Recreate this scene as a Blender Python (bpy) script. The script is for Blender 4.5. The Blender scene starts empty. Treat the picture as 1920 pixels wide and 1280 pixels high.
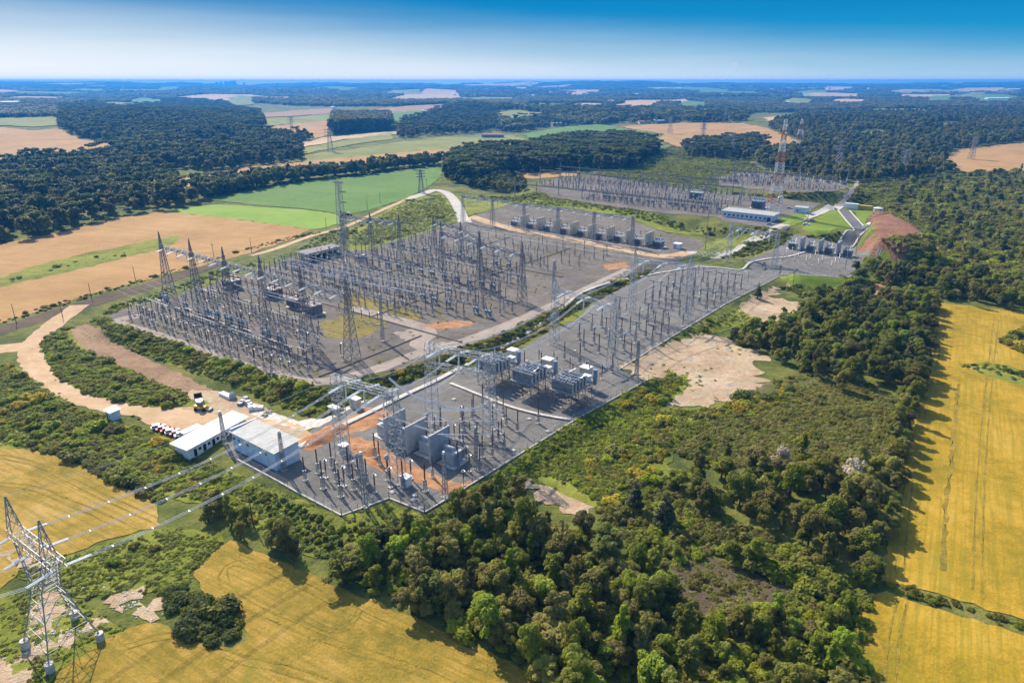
import bpy, math, random
import numpy as np
from mathutils import Vector, Matrix
from mathutils.geometry import delaunay_2d_cdt

SC = bpy.context.scene
COL = SC.collection
rad = math.radians
rng = np.random.default_rng(7)
random.seed(7)

# ------------------------------------------------------------------ camera constants (drone 100 m above the yard)
F_PX, CAM_H, HORIZON = 1280.0, 100.0, 152.0
PITCH = math.atan((640 - HORIZON) / F_PX)
CP, SP = math.cos(PITCH), math.sin(PITCH)

def ray_at(u, v, z):
    """survey point: where the sight line of a photo point reaches height z"""
    x = (np.asarray(u, float) - 960) / F_PX
    y = -(np.asarray(v, float) - 640) / F_PX
    dz = -SP + y * CP
    t = (CAM_H - z) / -dz
    return x * t, (CP + y * SP) * t

def smooth(a, b, x):
    t = np.clip((x - a) / (b - a), 0, 1)
    return t * t * (3 - 2 * t)

# ------------------------------------------------------------------ polygons
def inside(poly, x, y):
    x = np.asarray(x, float); y = np.asarray(y, float)
    res = np.zeros(x.shape, bool)
    n = len(poly)
    for i in range(n):
        x0, y0 = poly[i]; x1, y1 = poly[(i + 1) % n]
        if y0 == y1: continue
        c = ((y0 > y) != (y1 > y)) & (x < (x1 - x0) * (y - y0) / (y1 - y0) + x0)
        res ^= c
    return res

def dist_poly(poly, x, y):
    d = np.full(np.shape(x), 1e9)
    n = len(poly)
    for i in range(n):
        ax, ay = poly[i]; bx, by = poly[(i + 1) % n]
        vx, vy = bx - ax, by - ay
        t = np.clip(((x - ax) * vx + (y - ay) * vy) / (vx * vx + vy * vy + 1e-9), 0, 1)
        d = np.minimum(d, np.hypot(x - ax - t * vx, y - ay - t * vy))
    return d

# outlines of the levelled platforms
YARD_A = [(205,592),(245,575),(310,560),(400,535),(480,510),(560,478),(640,470),(700,468),(760,448),(870,415),(905,400),(960,385),(1060,392),(1180,412),(1250,438),(1310,450),(1330,462),(1300,476),(1260,490),(1180,511),(1100,545),(1000,595),(900,636),(830,665),(760,690),(720,697),(600,720),(540,707),(400,662),(280,622),(215,606)]
YARD_B = [(470,880),(560,925),(640,968),(729,935),(797,962),(870,918),(1075,790),(1217,712),(1160,693),(1250,637),(1360,570),(1462,518),(1440,508),(1380,505),(1300,495),(1255,497),(1200,522),(1120,565),(1050,610),(960,665),(880,690),(775,714),(700,745),(640,775),(570,815),(480,800),(430,815),(420,850)]
YARD_S = [(1395,489),(1450,470),(1490,440),(1550,452),(1652,480),(1590,520),(1500,516),(1420,502)]
YARD_C = [(1000,350),(1045,335),(1120,330),(1250,350),(1340,362),(1450,372),(1540,382),(1515,400),(1470,432),(1350,415),(1345,408),(1240,400),(1130,385),(1030,370)]
YARD_D = [(1340,335),(1400,322),(1560,340),(1592,351),(1570,359),(1480,362),(1350,350)]
MOUND = [(1645,408),(1668,402),(1705,420),(1738,445),(1735,460),(1690,455),(1655,448),(1640,430)]
LAWN = [(1500,432),(1518,415),(1565,395),(1650,397),(1625,415),(1625,430),(1600,432)]
EM_L = [(160,606),(200,640),(300,690),(380,728),(330,735),(240,700),(170,655)]

def w_poly(px, z):
    a = np.array(px, float)
    X, Y = ray_at(a[:, 0], a[:, 1], z)
    return list(zip(X, Y))

PLAT = [(w_poly(YARD_A, 4.0), 4.0, 11), (w_poly(YARD_C, 7.5), 7.5, 22), (w_poly(YARD_D, 10), 10, 22), (w_poly(LAWN, 7.0), 7.0, 14),
        (w_poly(YARD_S, 4.0), 4.0, 9), (w_poly(YARD_B, 1.5), 1.5, 7), (w_poly(MOUND, 14.5), 14.5, 8)]

def height(x, y):
    r = np.hypot(x, y - 250)
    near = 0.5 * np.sin(x / 23 + 1) * np.sin(y / 31) + 0.5 * np.sin(x / 47 + y / 39)
    a = smooth(450, 1800, r)
    far = a * (10 * np.sin(x / 330 + 1.3) * np.sin(y / 430 + .5) + 7 * np.sin(x / 260 + y / 310))
    b = smooth(5500, 12500, r)
    far = far + b * (38 + 30 * np.sin(x / 1500 + 1) * np.sin(y / 1900 + 2) + 14 * np.sin(x / 640 + y / 2100) + 8 * np.sin(x / 310 + 2) + 5 * np.sin(x / 150))
    h = np.minimum(near + far, 86 + 4 * np.sin(x / 260))
    for poly, z, fall in PLAT:
        x0 = min(p[0] for p in poly) - fall; x1 = max(p[0] for p in poly) + fall
        y0 = min(p[1] for p in poly) - fall; y1 = max(p[1] for p in poly) + fall
        m = (x > x0) & (x < x1) & (y > y0) & (y < y1)
        if not m.any(): continue
        xs, ys = x[m], y[m]
        d = np.where(inside(poly, xs, ys), 0, dist_poly(poly, xs, ys))
        w = 1 - smooth(0, fall, np.maximum(d - 0.8, 0))
        h[m] = h[m] * (1 - w) + z * w
    return h

def axis(lo, hi, step, far_lo, far_hi, grow):
    a = list(np.arange(lo, hi + step, step))
    s, v = step, a[-1]
    while v < far_hi:
        s = s * grow; v += s; a.append(v)
    s, v = step, a[0]; pre = []
    while v > far_lo:
        s = s * grow; v -= s; pre.append(v)
    return np.array(pre[::-1] + a)

GX = axis(-235, 300, 2.5, -11500, 11500, 1.045)
GY = axis(70, 600, 2.5, -60, 15000, 1.03)
_gx, _gy = np.meshgrid(GX, GY, indexing='ij')
GZ = height(_gx.ravel(), _gy.ravel()).reshape(_gx.shape)

def zt(x, y):
    """height of the ground sheet at x, y"""
    x = np.asarray(x, float); y = np.asarray(y, float)
    i = np.clip(np.searchsorted(GX, x) - 1, 0, len(GX) - 2)
    j = np.clip(np.searchsorted(GY, y) - 1, 0, len(GY) - 2)
    fx = np.clip((x - GX[i]) / (GX[i + 1] - GX[i]), 0, 1); fy = np.clip((y - GY[j]) / (GY[j + 1] - GY[j]), 0, 1)
    return (GZ[i, j] * (1 - fx) * (1 - fy) + GZ[i + 1, j] * fx * (1 - fy) + GZ[i, j + 1] * (1 - fx) * fy + GZ[i + 1, j + 1] * fx * fy)

def G(u, v):
    """ground point (x, y, z) under a photo point; works on arrays"""
    z = np.zeros(np.shape(u)) + 2.0
    for k in range(14):
        x, y = ray_at(u, v, z)
        y = np.minimum(y, 14500); 
        z = z + 0.6 * (zt(x, y) - z)
    x, y = ray_at(u, v, z)
    return x, y, zt(x, y)

def gp(u, v):
    x, y, z = G(float(u), float(v))
    return Vector((float(x), float(y), float(z)))

def gpoly(px):
    a = np.array(px, float)
    x, y, z = G(a[:, 0], a[:, 1])
    return list(zip(x, y))

# site axes: s along the gantry rows, t along the yard's length
_t1 = np.array(ray_at(320, 560, 4.0)); _t6 = np.array(ray_at(661, 676, 4.0))
E1 = (_t6 - _t1) / np.linalg.norm(_t6 - _t1); E2 = np.array([-E1[1], E1[0]])
ANG = math.atan2(E1[1], E1[0])
def ST(s, t):
    p = _t1 + E1 * s + E2 * t
    return float(p[0]), float(p[1]), float(zt(p[0], p[1]))

# ------------------------------------------------------------------ materials
class NT:
    def __init__(s, name):
        s.m = bpy.data.materials.new(name); s.m.use_nodes = True
        s.t = s.m.node_tree; s.t.nodes.clear()
        s.out = s.t.nodes.new('ShaderNodeOutputMaterial')
        s.pos = s.t.nodes.new('ShaderNodeNewGeometry').outputs['Position']
    def n(s, k, **kw):
        x = s.t.nodes.new(k)
        for a, b in kw.items(): setattr(x, a, b)
        return x
    def l(s, a, b):
        if isinstance(a, bpy.types.NodeSocket): s.t.links.new(a, b)
        else: b.default_value = a
    def math(s, op, a, b=0.0, c=None):
        x = s.n('ShaderNodeMath', operation=op); s.l(a, x.inputs[0]); s.l(b, x.inputs[1])
        if c is not None: s.l(c, x.inputs[2])
        return x.outputs[0]
    def noise(s, scale, detail=3, rough=0.6, vec=None, dist=0.0):
        x = s.n('ShaderNodeTexNoise'); s.l(vec if vec is not None else s.pos, x.inputs['Vector'])
        x.inputs['Scale'].default_value = scale; x.inputs['Detail'].default_value = detail
        x.inputs['Roughness'].default_value = rough; x.inputs['Distortion'].default_value = dist
        return x.outputs['Fac']
    def ramp(s, f, stops):
        x = s.n('ShaderNodeValToRGB'); s.l(f, x.inputs[0]); cr = x.color_ramp
        while len(cr.elements) < len(stops): cr.elements.new(0.5)
        for e, (p, c) in zip(cr.elements, stops):
            e.position = p; e.color = (*c, 1) if len(c) == 3 else c
        return x.outputs[0]
    def step(s, f, a, b):
        x = s.n('ShaderNodeMapRange', interpolation_type='SMOOTHSTEP'); s.l(f, x.inputs[0])
        x.inputs[1].default_value = a; x.inputs[2].default_value = b
        return x.outputs[0]
    def mix(s, f, a, b, mode='MIX'):
        x = s.n('ShaderNodeMix', data_type='RGBA', blend_type=mode); s.l(f, x.inputs[0])
        for v, k in ((a, 6), (b, 7)):
            if isinstance(v, bpy.types.NodeSocket): s.l(v, x.inputs[k])
            else: x.inputs[k].default_value = (*v, 1)
        return x.outputs[2]
    def dot(s, d):
        x = s.n('ShaderNodeVectorMath', operation='DOT_PRODUCT'); s.l(s.pos, x.inputs[0]); x.inputs[1].default_value = d
        return x.outputs['Value']
    def done(s, col, rough=0.9, metal=0.0, bump=None, bstr=0.3, bdist=0.3, spec=0.3):
        b = s.n('ShaderNodeBsdfPrincipled')
        if isinstance(col, bpy.types.NodeSocket): s.l(col, b.inputs['Base Color'])
        else: b.inputs['Base Color'].default_value = (*col, 1)
        s.l(rough, b.inputs['Roughness']); s.l(metal, b.inputs['Metallic'])
        b.inputs['Specular IOR Level'].default_value = spec
        if bump is not None:
            k = s.n('ShaderNodeBump'); k.inputs['Strength'].default_value = bstr; k.inputs['Distance'].default_value = bdist
            s.l(bump, k.inputs['Height']); s.l(k.outputs[0], b.inputs['Normal'])
        s.l(b.outputs[0], s.out.inputs['Surface'])
        return s.m

def ground_mat(name, cols, big=1 / 28, mid=1 / 5, fine=1 / 0.7, rows=None, tracks=None, bump=0.4, contrast=1.0, spots=None, streak=None):
    """cols: three or four base colours from dark to light mixed by noise at three scales; rows = (dx, dy, period) crop rows;
    tracks = (dx, dy, period, colour) pairs of wheel tracks"""
    k = NT(name)
    f = k.math('ADD', k.math('MULTIPLY', k.noise(big, 4), 0.5), k.math('MULTIPLY', k.noise(mid, 4, .65), 0.3))
    f = k.math('ADD', f, k.math('MULTIPLY', k.noise(fine, 3, .7), 0.2))
    f = k.step(f, 0.5 - 0.2 / contrast, 0.5 + 0.2 / contrast)
    n = len(cols)
    c = k.ramp(f, [(i / (n - 1), cc) for i, cc in enumerate(cols)])
    if rows:
        dx, dy, per = rows
        d = k.math('ADD', k.dot((dx / per, dy / per, 0)), k.math('MULTIPLY', k.noise(1 / 60, 1), .5))
        r = k.math('PINGPONG', d, 0.5)
        w = k.math('MULTIPLY', k.step(r, 0.1, 0.45), k.math('MULTIPLY', k.step(k.noise(1 / 14, 3), .35, .7), 0.4))
        c = k.mix(w, c, cols[0])
    if tracks:
        dx, dy, per, tc = tracks
        d = k.math('ADD', k.dot((dx / per, dy / per, 0)), k.math('MULTIPLY', k.noise(1 / 160, 0), 1.5))
        r = k.math('PINGPONG', d, 0.5)
        a = k.math('ABSOLUTE', k.math('SUBTRACT', r, 0.9 / per))
        w = k.math('SUBTRACT', 1.0, k.step(a, 0.22 / per, 0.5 / per))
        w = k.math('MULTIPLY', w, k.math('MULTIPLY', k.step(k.noise(1 / 22, 2), .38, .55), .8))
        c = k.mix(w, c, tc)
    if streak:
        dx, dy, wd, ln, amt, sc = streak
        v = k.n('ShaderNodeCombineXYZ'); k.l(k.dot((dx / wd, dy / wd, 0)), v.inputs[0]); k.l(k.dot((-dy / ln, dx / ln, 0)), v.inputs[1])
        w = k.math('MULTIPLY', k.step(k.noise(1.0, 3, .6, v.outputs[0]), .42, .62), amt)
        c = k.mix(w, c, sc)
    if spots:
        sc, lo, hi, col = spots
        c = k.mix(k.step(k.noise(sc, 4, .65), lo, hi), c, col)
    b = k.math('ADD', k.noise(fine, 3, .7), k.math('MULTIPLY', k.noise(mid, 3), 1.5))
    return k.done(c, 0.95, bump=b, bstr=bump, bdist=0.5, spec=0.15)

def plain(name, col, rough=0.6, metal=0.0, var=0.25, scale=0.8, spec=0.4):
    k = NT(name)
    d = tuple(c * (1 - var) for c in col)
    return k.done(k.mix(k.step(k.noise(scale, 5, .65), .35, .65), d, col), rough, metal, spec=spec)

def leaf_mat(name, dark, light, hue=0.02, trans=0.4):
    k = NT(name)
    oi = k.n('ShaderNodeObjectInfo').outputs['Random']
    f = k.math('ADD', k.math('MULTIPLY', k.noise(0.9, 3), 0.6), k.math('MULTIPLY', oi, 0.3))
    f = k.math('ADD', f, k.math('MULTIPLY', k.math('SUBTRACT', k.noise(1 / 70, 4, .65), .37), 1.0))
    c = k.ramp(f, [(0.28, dark), (0.75, light)])
    h = k.n('ShaderNodeHueSaturation'); k.l(c, h.inputs['Color'])
    k.l(k.math('ADD', 0.5 - hue / 2, k.math('MULTIPLY', oi, hue)), h.inputs['Hue'])
    k.l(k.math('ADD', 0.75, k.math('MULTIPLY', k.math('FRACT', k.math('MULTIPLY', oi, 7.31)), 0.5)), h.inputs['Value'])
    b = k.n('ShaderNodeBsdfPrincipled'); k.l(h.outputs[0], b.inputs['Base Color']); b.inputs['Roughness'].default_value = 0.6
    b.inputs['Specular IOR Level'].default_value = 0.25
    t = k.n('ShaderNodeBsdfTranslucent'); k.l(h.outputs[0], t.inputs['Color'])
    mx = k.n('ShaderNodeMixShader'); mx.inputs[0].default_value = trans
    k.l(b.outputs[0], mx.inputs[1]); k.l(t.outputs[0], mx.inputs[2]); k.l(mx.outputs[0], k.out.inputs['Surface'])
    return k.m

M = {}
M['scrub'] = ground_mat('scrub_ground', [(.035, .05, .012), (.075, .095, .018), (.15, .155, .03), (.21, .18, .06)], bump=.8)
M['far'] = M['scrub']
M['grass'] = ground_mat('bright_grass', [(.06, .075, .014), (.135, .155, .02), (.215, .225, .03), (.28, .25, .07)], bump=.8)
M['lawn'] = ground_mat('mown_lawn', [(.1, .155, .013), (.145, .205, .017), (.195, .25, .026)], bump=.3)
M['heath'] = ground_mat('dry_heath', [(.055, .062, .016), (.1, .105, .028), (.16, .145, .045)], bump=.9)
M['brown_brush'] = ground_mat('withered_brush', [(.05, .04, .025), (.1, .075, .045), (.15, .13, .05)], bump=.9)
M['wheat_near'] = ground_mat('ripe_wheat', [(.13, .115, .016), (.275, .185, .026), (.37, .235, .046), (.45, .295, .1)], big=1 / 22, mid=1 / 4, fine=1 / .5, bump=.35, contrast=1.25, streak=(.50, .866, 1.1, 26, .5, (.16, .13, .016)), spots=(1 / 11, .55, .75, (.2, .17, .022)))
M['wheat_right'] = ground_mat('yellow_wheat', [(.14, .13, .012), (.29, .19, .014), (.4, .25, .022), (.47, .3, .05)], big=1 / 26, mid=1 / 4, fine=1 / .5, bump=.35, contrast=1.2, streak=(.85, -.53, 1.0, 34, .55, (.22, .18, .012)), spots=(1 / 13, .58, .78, (.24, .2, .016)))
M['stubble'] = ground_mat('tan_stubble', [(.26, .15, .055), (.37, .215, .08), (.43, .265, .115)], big=1 / 60, mid=1 / 12, fine=1 / 1.5, bump=.2, streak=(.35, .94, 3.5, 120, .45, (.3, .18, .065)))
M['stubble_far'] = ground_mat('pale_stubble', [(.36, .24, .13), (.46, .31, .17), (.5, .36, .22)], big=1 / 90, mid=1 / 20, fine=1 / 3, rows=(.2, .98, 14), bump=.1)
M['soy'] = ground_mat('green_crop', [(.075, .135, .025), (.11, .19, .035), (.145, .225, .05)], big=1 / 60, mid=1 / 9, fine=1 / 1.2, bump=.3, streak=(.25, .97, 2.5, 90, .45, (.085, .17, .03)))
M['soy_bright'] = ground_mat('bright_crop', [(.14, .23, .024), (.19, .285, .036), (.23, .31, .055)], big=1 / 50, mid=1 / 9, fine=1 / 1.2, bump=.3)
M['pasture'] = ground_mat('olive_pasture', [(.13, .145, .035), (.195, .205, .05), (.25, .23, .075)], big=1 / 80, mid=1 / 15, fine=1 / 2, bump=.2)
M['gravel'] = ground_mat('grey_gravel', [(.125, .118, .108), (.18, .17, .156), (.24, .228, .21)], big=1 / 16, mid=1 / 2.5, fine=1 / .3, bump=.8, spots=(1 / 9, .56, .72, (.2, .18, .13)))
M['gravel_old'] = ground_mat('weathered_gravel', [(.11, .095, .08), (.165, .143, .122), (.23, .2, .17)], big=1 / 20, mid=1 / 3, fine=1 / .35, bump=.8, spots=(1 / 7, .55, .68, (.14, .125, .05)))
M['dirt'] = ground_mat('pale_dirt', [(.31, .21, .13), (.43, .3, .19), (.55, .42, .29)], big=1 / 12, mid=1 / 2.5, fine=1 / .5, bump=.7, contrast=1.3, spots=(1 / 6, .57, .68, (.27, .25, .22)), streak=(.6, .8, 4, 14, .4, (.38, .33, .2)))
M['dirt_road'] = ground_mat('dirt_road', [(.37, .235, .13), (.47, .32, .185), (.56, .41, .265)], big=1 / 14, mid=1 / 2.5, fine=1 / .4, bump=.3)
M['clay'] = ground_mat('orange_clay', [(.26, .115, .055), (.4, .2, .095), (.5, .31, .18)], big=1 / 9, mid=1 / 2, fine=1 / .4, bump=.8)
M['red_earth'] = ground_mat('red_earth', [(.17, .075, .042), (.26, .125, .07), (.34, .2, .125)], big=1 / 14, mid=1 / 2, fine=1 / .5, bump=1.0)
M['plough'] = ground_mat('ploughed_soil', [(.2, .12, .07), (.3, .19, .11), (.38, .26, .16)], big=1 / 14, mid=1 / 2.2, fine=1 / .5, bump=.9)
M['ditch'] = ground_mat('dark_soil', [(.07, .045, .03), (.11, .075, .05), (.16, .12, .07)], bump=.9)
M['rim'] = ground_mat('rim_track', [(.24, .19, .155), (.32, .265, .22), (.38, .32, .27)], big=1 / 10, mid=1 / 2, fine=1 / .4, bump=.4)
M['asphalt'] = ground_mat('asphalt', [(.1, .1, .1), (.13, .13, .13), (.16, .155, .15)], bump=.1)
M['pale_road'] = ground_mat('pale_road', [(.36, .33, .28), (.44, .41, .36), (.5, .47, .41)], bump=.15)
M['concrete'] = plain('concrete', (.55, .51, .45), .85, var=.3)
M['firewall'] = plain('firewall_concrete', (.44, .45, .455), .85, var=.22, scale=.5)
M['wallbeige'] = plain('beige_concrete', (.66, .58, .44), .85, var=.2)
M['steel'] = plain('galvanised_steel', (.33, .335, .345), .5, .1, var=.3)
M['steel_light'] = plain('bright_galvanised_steel', (.49, .495, .5), .5, .1, var=.3)
M['steel_dark'] = plain('weathered_steel', (.2, .2, .21), .5, .1, var=.3)
M['porcelain'] = plain('brown_porcelain', (.1, .042, .032), .3, var=.3, spec=.6)
M['glass_white'] = plain('white_insulator', (.72, .76, .76), .35, var=.1, spec=.6)
M['alu'] = plain('aluminium_tube', (.72, .72, .74), .35, .5, var=.1)
M['conductor'] = plain('aluminium_conductor', (.7, .69, .68), .4, .4, var=.1)
M['grey_paint'] = plain('grey_paint', (.4, .44, .47), .45, var=.15)
M['blue_paint'] = plain('blue_grey_paint', (.2, .29, .38), .45, var=.15)
M['white'] = plain('white_paint', (.8, .8, .79), .5, var=.07)
M['bluewhite'] = plain('pale_blue_paint', (.55, .68, .8), .6, var=.1)
M['roof_grey'] = plain('corrugated_roof', (.42, .42, .4), .7, var=.2, scale=.4)
M['roof_pale'] = plain('pale_roof', (.62, .62, .6), .6, var=.12, scale=.4)
M['roof_dull'] = plain('dull_roof', (.24, .22, .2), .8, var=.25, scale=.4)
M['roof_red'] = plain('red_roof', (.3, .1, .06), .8)
M['dark'] = plain('dark_opening', (.02, .022, .026), .4)
M['glass'] = plain('window_glass', (.04, .06, .09), .1, var=.1, spec=.8)
M['yellow'] = plain('yellow_paint', (.6, .45, .04), .45)
M['red'] = plain('red_paint', (.45, .03, .04), .35, var=.1)
M['weeds'] = ground_mat('dry_weeds', [(.12, .11, .06), (.2, .165, .05), (.27, .21, .05), (.2, .19, .15)], big=1 / 9, mid=1 / 2, fine=1 / .4, bump=.9)
M['mast_red'] = plain('aviation_red', (.4, .17, .09), .5, var=.15)
M['rust'] = plain('brownish_paint', (.3, .24, .22), .6, var=.3)
M['trench_old'] = plain('old_trench_cover', (.12, .105, .09), .9, var=.35)
M['tyre'] = plain('tyre_rubber', (.02, .02, .02), .8)
M['wood'] = plain('grey_wood', (.1, .08, .065), .8)
M['bark'] = plain('bark', (.12, .09, .065), .9)
M['black_cap'] = plain('capacitor_can', (.25, .28, .31), .4, .1, var=.5, scale=1.7)
M['radiator'] = plain('dark_radiator', (.24, .27, .3), .5, var=.3)

M['leaf_mid'] = leaf_mat('leaf_mid_green', (.1, .12, .013), (.28, .285, .03), .04, .5)
M['leaf_olive'] = leaf_mat('leaf_olive', (.13, .125, .024), (.33, .295, .062), .03, .5)
M['leaf_dark'] = leaf_mat('leaf_dark_green', (.052, .075, .013), (.155, .18, .027), .02, .45)
M['leaf_bright'] = leaf_mat('leaf_bright_green', (.15, .2, .012), (.33, .39, .028), .03, .5)
M['leaf_yellow'] = leaf_mat('leaf_yellow_flower', (.2, .19, .012), (.56, .4, .018), .03)
M['leaf_far'] = leaf_mat('leaf_distant_wood', (.065, .078, .017), (.23, .215, .052), .05, .45)
M['needle'] = leaf_mat('pine_needle', (.032, .046, .015), (.1, .115, .034), .02, .3)
M['bush_mid'] = leaf_mat('bush_mid_green', (.125, .15, .013), (.3, .305, .032), .04, .5)
M['bush_olive'] = leaf_mat('bush_olive', (.155, .15, .028), (.34, .3, .068), .03, .5)
M['bush_bright'] = leaf_mat('bush_bright_green', (.2, .24, .012), (.38, .41, .028), .03, .5)
M['tuft'] = leaf_mat('tuft_grass', (.1, .13, .014), (.24, .27, .03), .04)

# ------------------------------------------------------------------ mesh builder
class MB:
    def __init__(s): s.v = []; s.f = []; s.mi = []; s.cur = 0
    def box(s, c, d, rz=0.0, top=None):
        """c = centre of the base, d = (dx, dy, dz), top = scale of the upper face"""
        n = len(s.v); hx, hy = d[0] / 2, d[1] / 2; cr, sr = math.cos(rz), math.sin(rz); k = 1 if top is None else top
        for z, q in ((0, 1), (d[2], k)):
            for x, y in ((-hx, -hy), (hx, -hy), (hx, hy), (-hx, hy)):
                x *= q; y *= q
                s.v.append((c[0] + x * cr - y * sr, c[1] + x * sr + y * cr, c[2] + z))
        for q in ((0, 3, 2, 1), (4, 5, 6, 7), (0, 1, 5, 4), (1, 2, 6, 5), (2, 3, 7, 6), (3, 0, 4, 7)):
            s.f.append(tuple(n + i for i in q)); s.mi.append(s.cur)
        return s
    def bar(s, a, b, w, w2=None):
        a = Vector(a); b = Vector(b); d = b - a
        if d.length < 1e-6: return s
        d.normalize(); u = d.cross(Vector((0, 0, 1)))
        if u.length < 1e-3: u = Vector((1, 0, 0))
        u.normalize(); p = d.cross(u); n = len(s.v); w2 = w if w2 is None else w2
        for q, r in ((a, w / 2), (b, w2 / 2)):
            for i, j in ((-1, -1), (1, -1), (1, 1), (-1, 1)): s.v.append(tuple(q + u * r * i + p * r * j))
        for q in ((0, 3, 2, 1), (4, 5, 6, 7), (0, 1, 5, 4), (1, 2, 6, 5), (2, 3, 7, 6), (3, 0, 4, 7)):
            s.f.append(tuple(n + i for i in q)); s.mi.append(s.cur)
        return s
    def rings(s, a, b, prof, seg=8):
        """lathe along a->b; prof = [(t, radius)]"""
        a = Vector(a); b = Vector(b); d = (b - a); L = d.length; d.normalize()
        u = d.cross(Vector((0, 0, 1)))
        if u.length < 1e-3: u = Vector((1, 0, 0))
        u.normalize(); p = d.cross(u); n = len(s.v)
        for t, r in prof:
            q = a + d * (L * t)
            for k in range(seg):
                an = 2 * math.pi * k / seg
                s.v.append(tuple(q + u * (r * math.cos(an)) + p * (r * math.sin(an))))
        m = len(prof)
        for i in range(m - 1):
            for k in range(seg):
                k2 = (k + 1) % seg
                s.f.append((n + i * seg + k, n + i * seg + k2, n + (i + 1) * seg + k2, n + (i + 1) * seg + k)); s.mi.append(s.cur)
        s.f.append(tuple(n + k for k in range(seg - 1, -1, -1))); s.mi.append(s.cur)
        s.f.append(tuple(n + (m - 1) * seg + k for k in range(seg))); s.mi.append(s.cur)
        return s
    def cyl(s, a, b, r, r2=None, seg=8): return s.rings(a, b, [(0, r), (1, r if r2 is None else r2)], seg)
    def ribbed(s, a, b, r, n=8, seg=7):
        pr = [(0, r * .7)]
        for i in range(n):
            pr += [((i + .25) / n, r * .72), ((i + .5) / n, r * 1.15), ((i + .75) / n, r * .72)]
        pr.append((1, r * .7))
        return s.rings(a, b, pr, seg)
    def tube(s, pts, r, seg=5):
        pts = [Vector(p) for p in pts]
        n = len(s.v)
        for i, q in enumerate(pts):
            d = (pts[min(i + 1, len(pts) - 1)] - pts[max(i - 1, 0)]).normalized()
            u = d.cross(Vector((0, 0, 1)))
            if u.length < 1e-3: u = Vector((1, 0, 0))
            u.normalize(); p = d.cross(u)
            for k in range(seg):
                an = 2 * math.pi * k / seg
                s.v.append(tuple(q + u * (r * math.cos(an)) + p * (r * math.sin(an))))
        for i in range(len(pts) - 1):
            for k in range(seg):
                k2 = (k + 1) % seg
                s.f.append((n + i * seg + k, n + i * seg + k2, n + (i + 1) * seg + k2, n + (i + 1) * seg + k)); s.mi.append(s.cur)
        return s
    def lattice(s, c, z0, z1, w0, w1, n, leg, br, rot=0.0, d0=None, d1=None):
        """four-legged lattice column of square section, half widths w0 -> w1"""
        c = Vector(c); d0 = w0 if d0 is None else d0; d1 = w1 if d1 is None else d1
        cr, sr = math.cos(rot), math.sin(rot)
        def P(k, f):
            sx, sy = ((-1, -1), (1, -1), (1, 1), (-1, 1))[k % 4]
            x = sx * (w0 + (w1 - w0) * f); y = sy * (d0 + (d1 - d0) * f)
            return Vector((c[0] + x * cr - y * sr, c[1] + x * sr + y * cr, c[2] + z0 + (z1 - z0) * f))
        # panels get shorter towards the top in proportion to the width
        hs = [w0 + (w1 - w0) * ((i + .5) / n) for i in range(n)]; tot = sum(hs); fs = [0]
        for h in hs: fs.append(fs[-1] + h / tot)
        for k in range(4):
            s.bar(P(k, 0), P(k, 1), leg)
            for i in range(n):
                a, b = fs[i], fs[i + 1]
                s.bar(P(k, a), P(k + 1, b), br); s.bar(P(k + 1, a), P(k, b), br)
                if i: s.bar(P(k, a), P(k + 1, a), br)
            s.bar(P(k, 1), P(k + 1, 1), br * 1.2)
        return s
    def truss(s, a, b, w, h, n, ch, br):
        """box girder from a to b, w wide, h deep, its top at a and b"""
        a = Vector(a); b = Vector(b); d = (b - a).normalized(); u = d.cross(Vector((0, 0, 1))).normalized()
        def P(k, f):
            sx, sz = ((-1, 0), (1, 0), (1, -1), (-1, -1))[k % 4]
            return a + (b - a) * f + u * (sx * w / 2) + Vector((0, 0, sz * h))
        for k in range(4):
            s.bar(P(k, 0), P(k, 1), ch)
            for i in range(n):
                p, q = i / n, (i + 1) / n
                if i % 2: s.bar(P(k, p), P(k + 1, q), br)
                else: s.bar(P(k + 1, p), P(k, q), br)
                s.bar(P(k, p), P(k + 1, p), br)
            s.bar(P(k, 1), P(k + 1, 1), br)
        return s
    def mesh(s, name, mats, smooth_=False):
        me = bpy.data.meshes.new(name)
        me.from_pydata([tuple(p) for p in s.v], [], s.f)
        for m in (mats if isinstance(mats, (list, tuple)) else [mats]): me.materials.append(m)
        if len(me.materials) > 1: me.polygons.foreach_set('material_index', s.mi)
        if smooth_: me.polygons.foreach_set('use_smooth', [True] * len(me.polygons))
        me.update()
        return me
    def obj(s, name, mats, parent=None, **kw):
        return link(name, s.mesh(name, mats, kw.pop('smooth_', False)), parent, **kw)

def link(name, me, parent=None, loc=None, rz=None, **props):
    o = bpy.data.objects.new(name, me); COL.objects.link(o)
    if parent is not None: o.parent = parent
    if loc is not None: o.location = loc
    if rz is not None: o.rotation_euler.z = rz
    for k, v in props.items(): o[k] = v
    return o

def thing(name, label, category, loc=(0, 0, 0), rz=0.0, group=None):
    o = bpy.data.objects.new(name, None); COL.objects.link(o)
    o.empty_display_size = 0.5
    o.location = loc; o.rotation_euler.z = rz; o['label'] = label; o['category'] = category
    if group: o['group'] = group
    return o

KIDS = {}
def dup(root, loc, rz=0.0, scale=1.0, label=None, group=None):
    if root.name not in KIDS:
        KIDS[root.name] = [(c, list(c.children)) for c in root.children]
    r = root.copy(); COL.objects.link(r); r.location = loc; r.rotation_euler.z = rz; r.scale = (scale, scale, scale)
    if label: r['label'] = label
    if group: r['group'] = group
    for c, sub in KIDS[root.name]:
        k = c.copy(); COL.objects.link(k); k.parent = r
        for g in sub:
            q = g.copy(); COL.objects.link(q); q.parent = k
    return r

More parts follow.
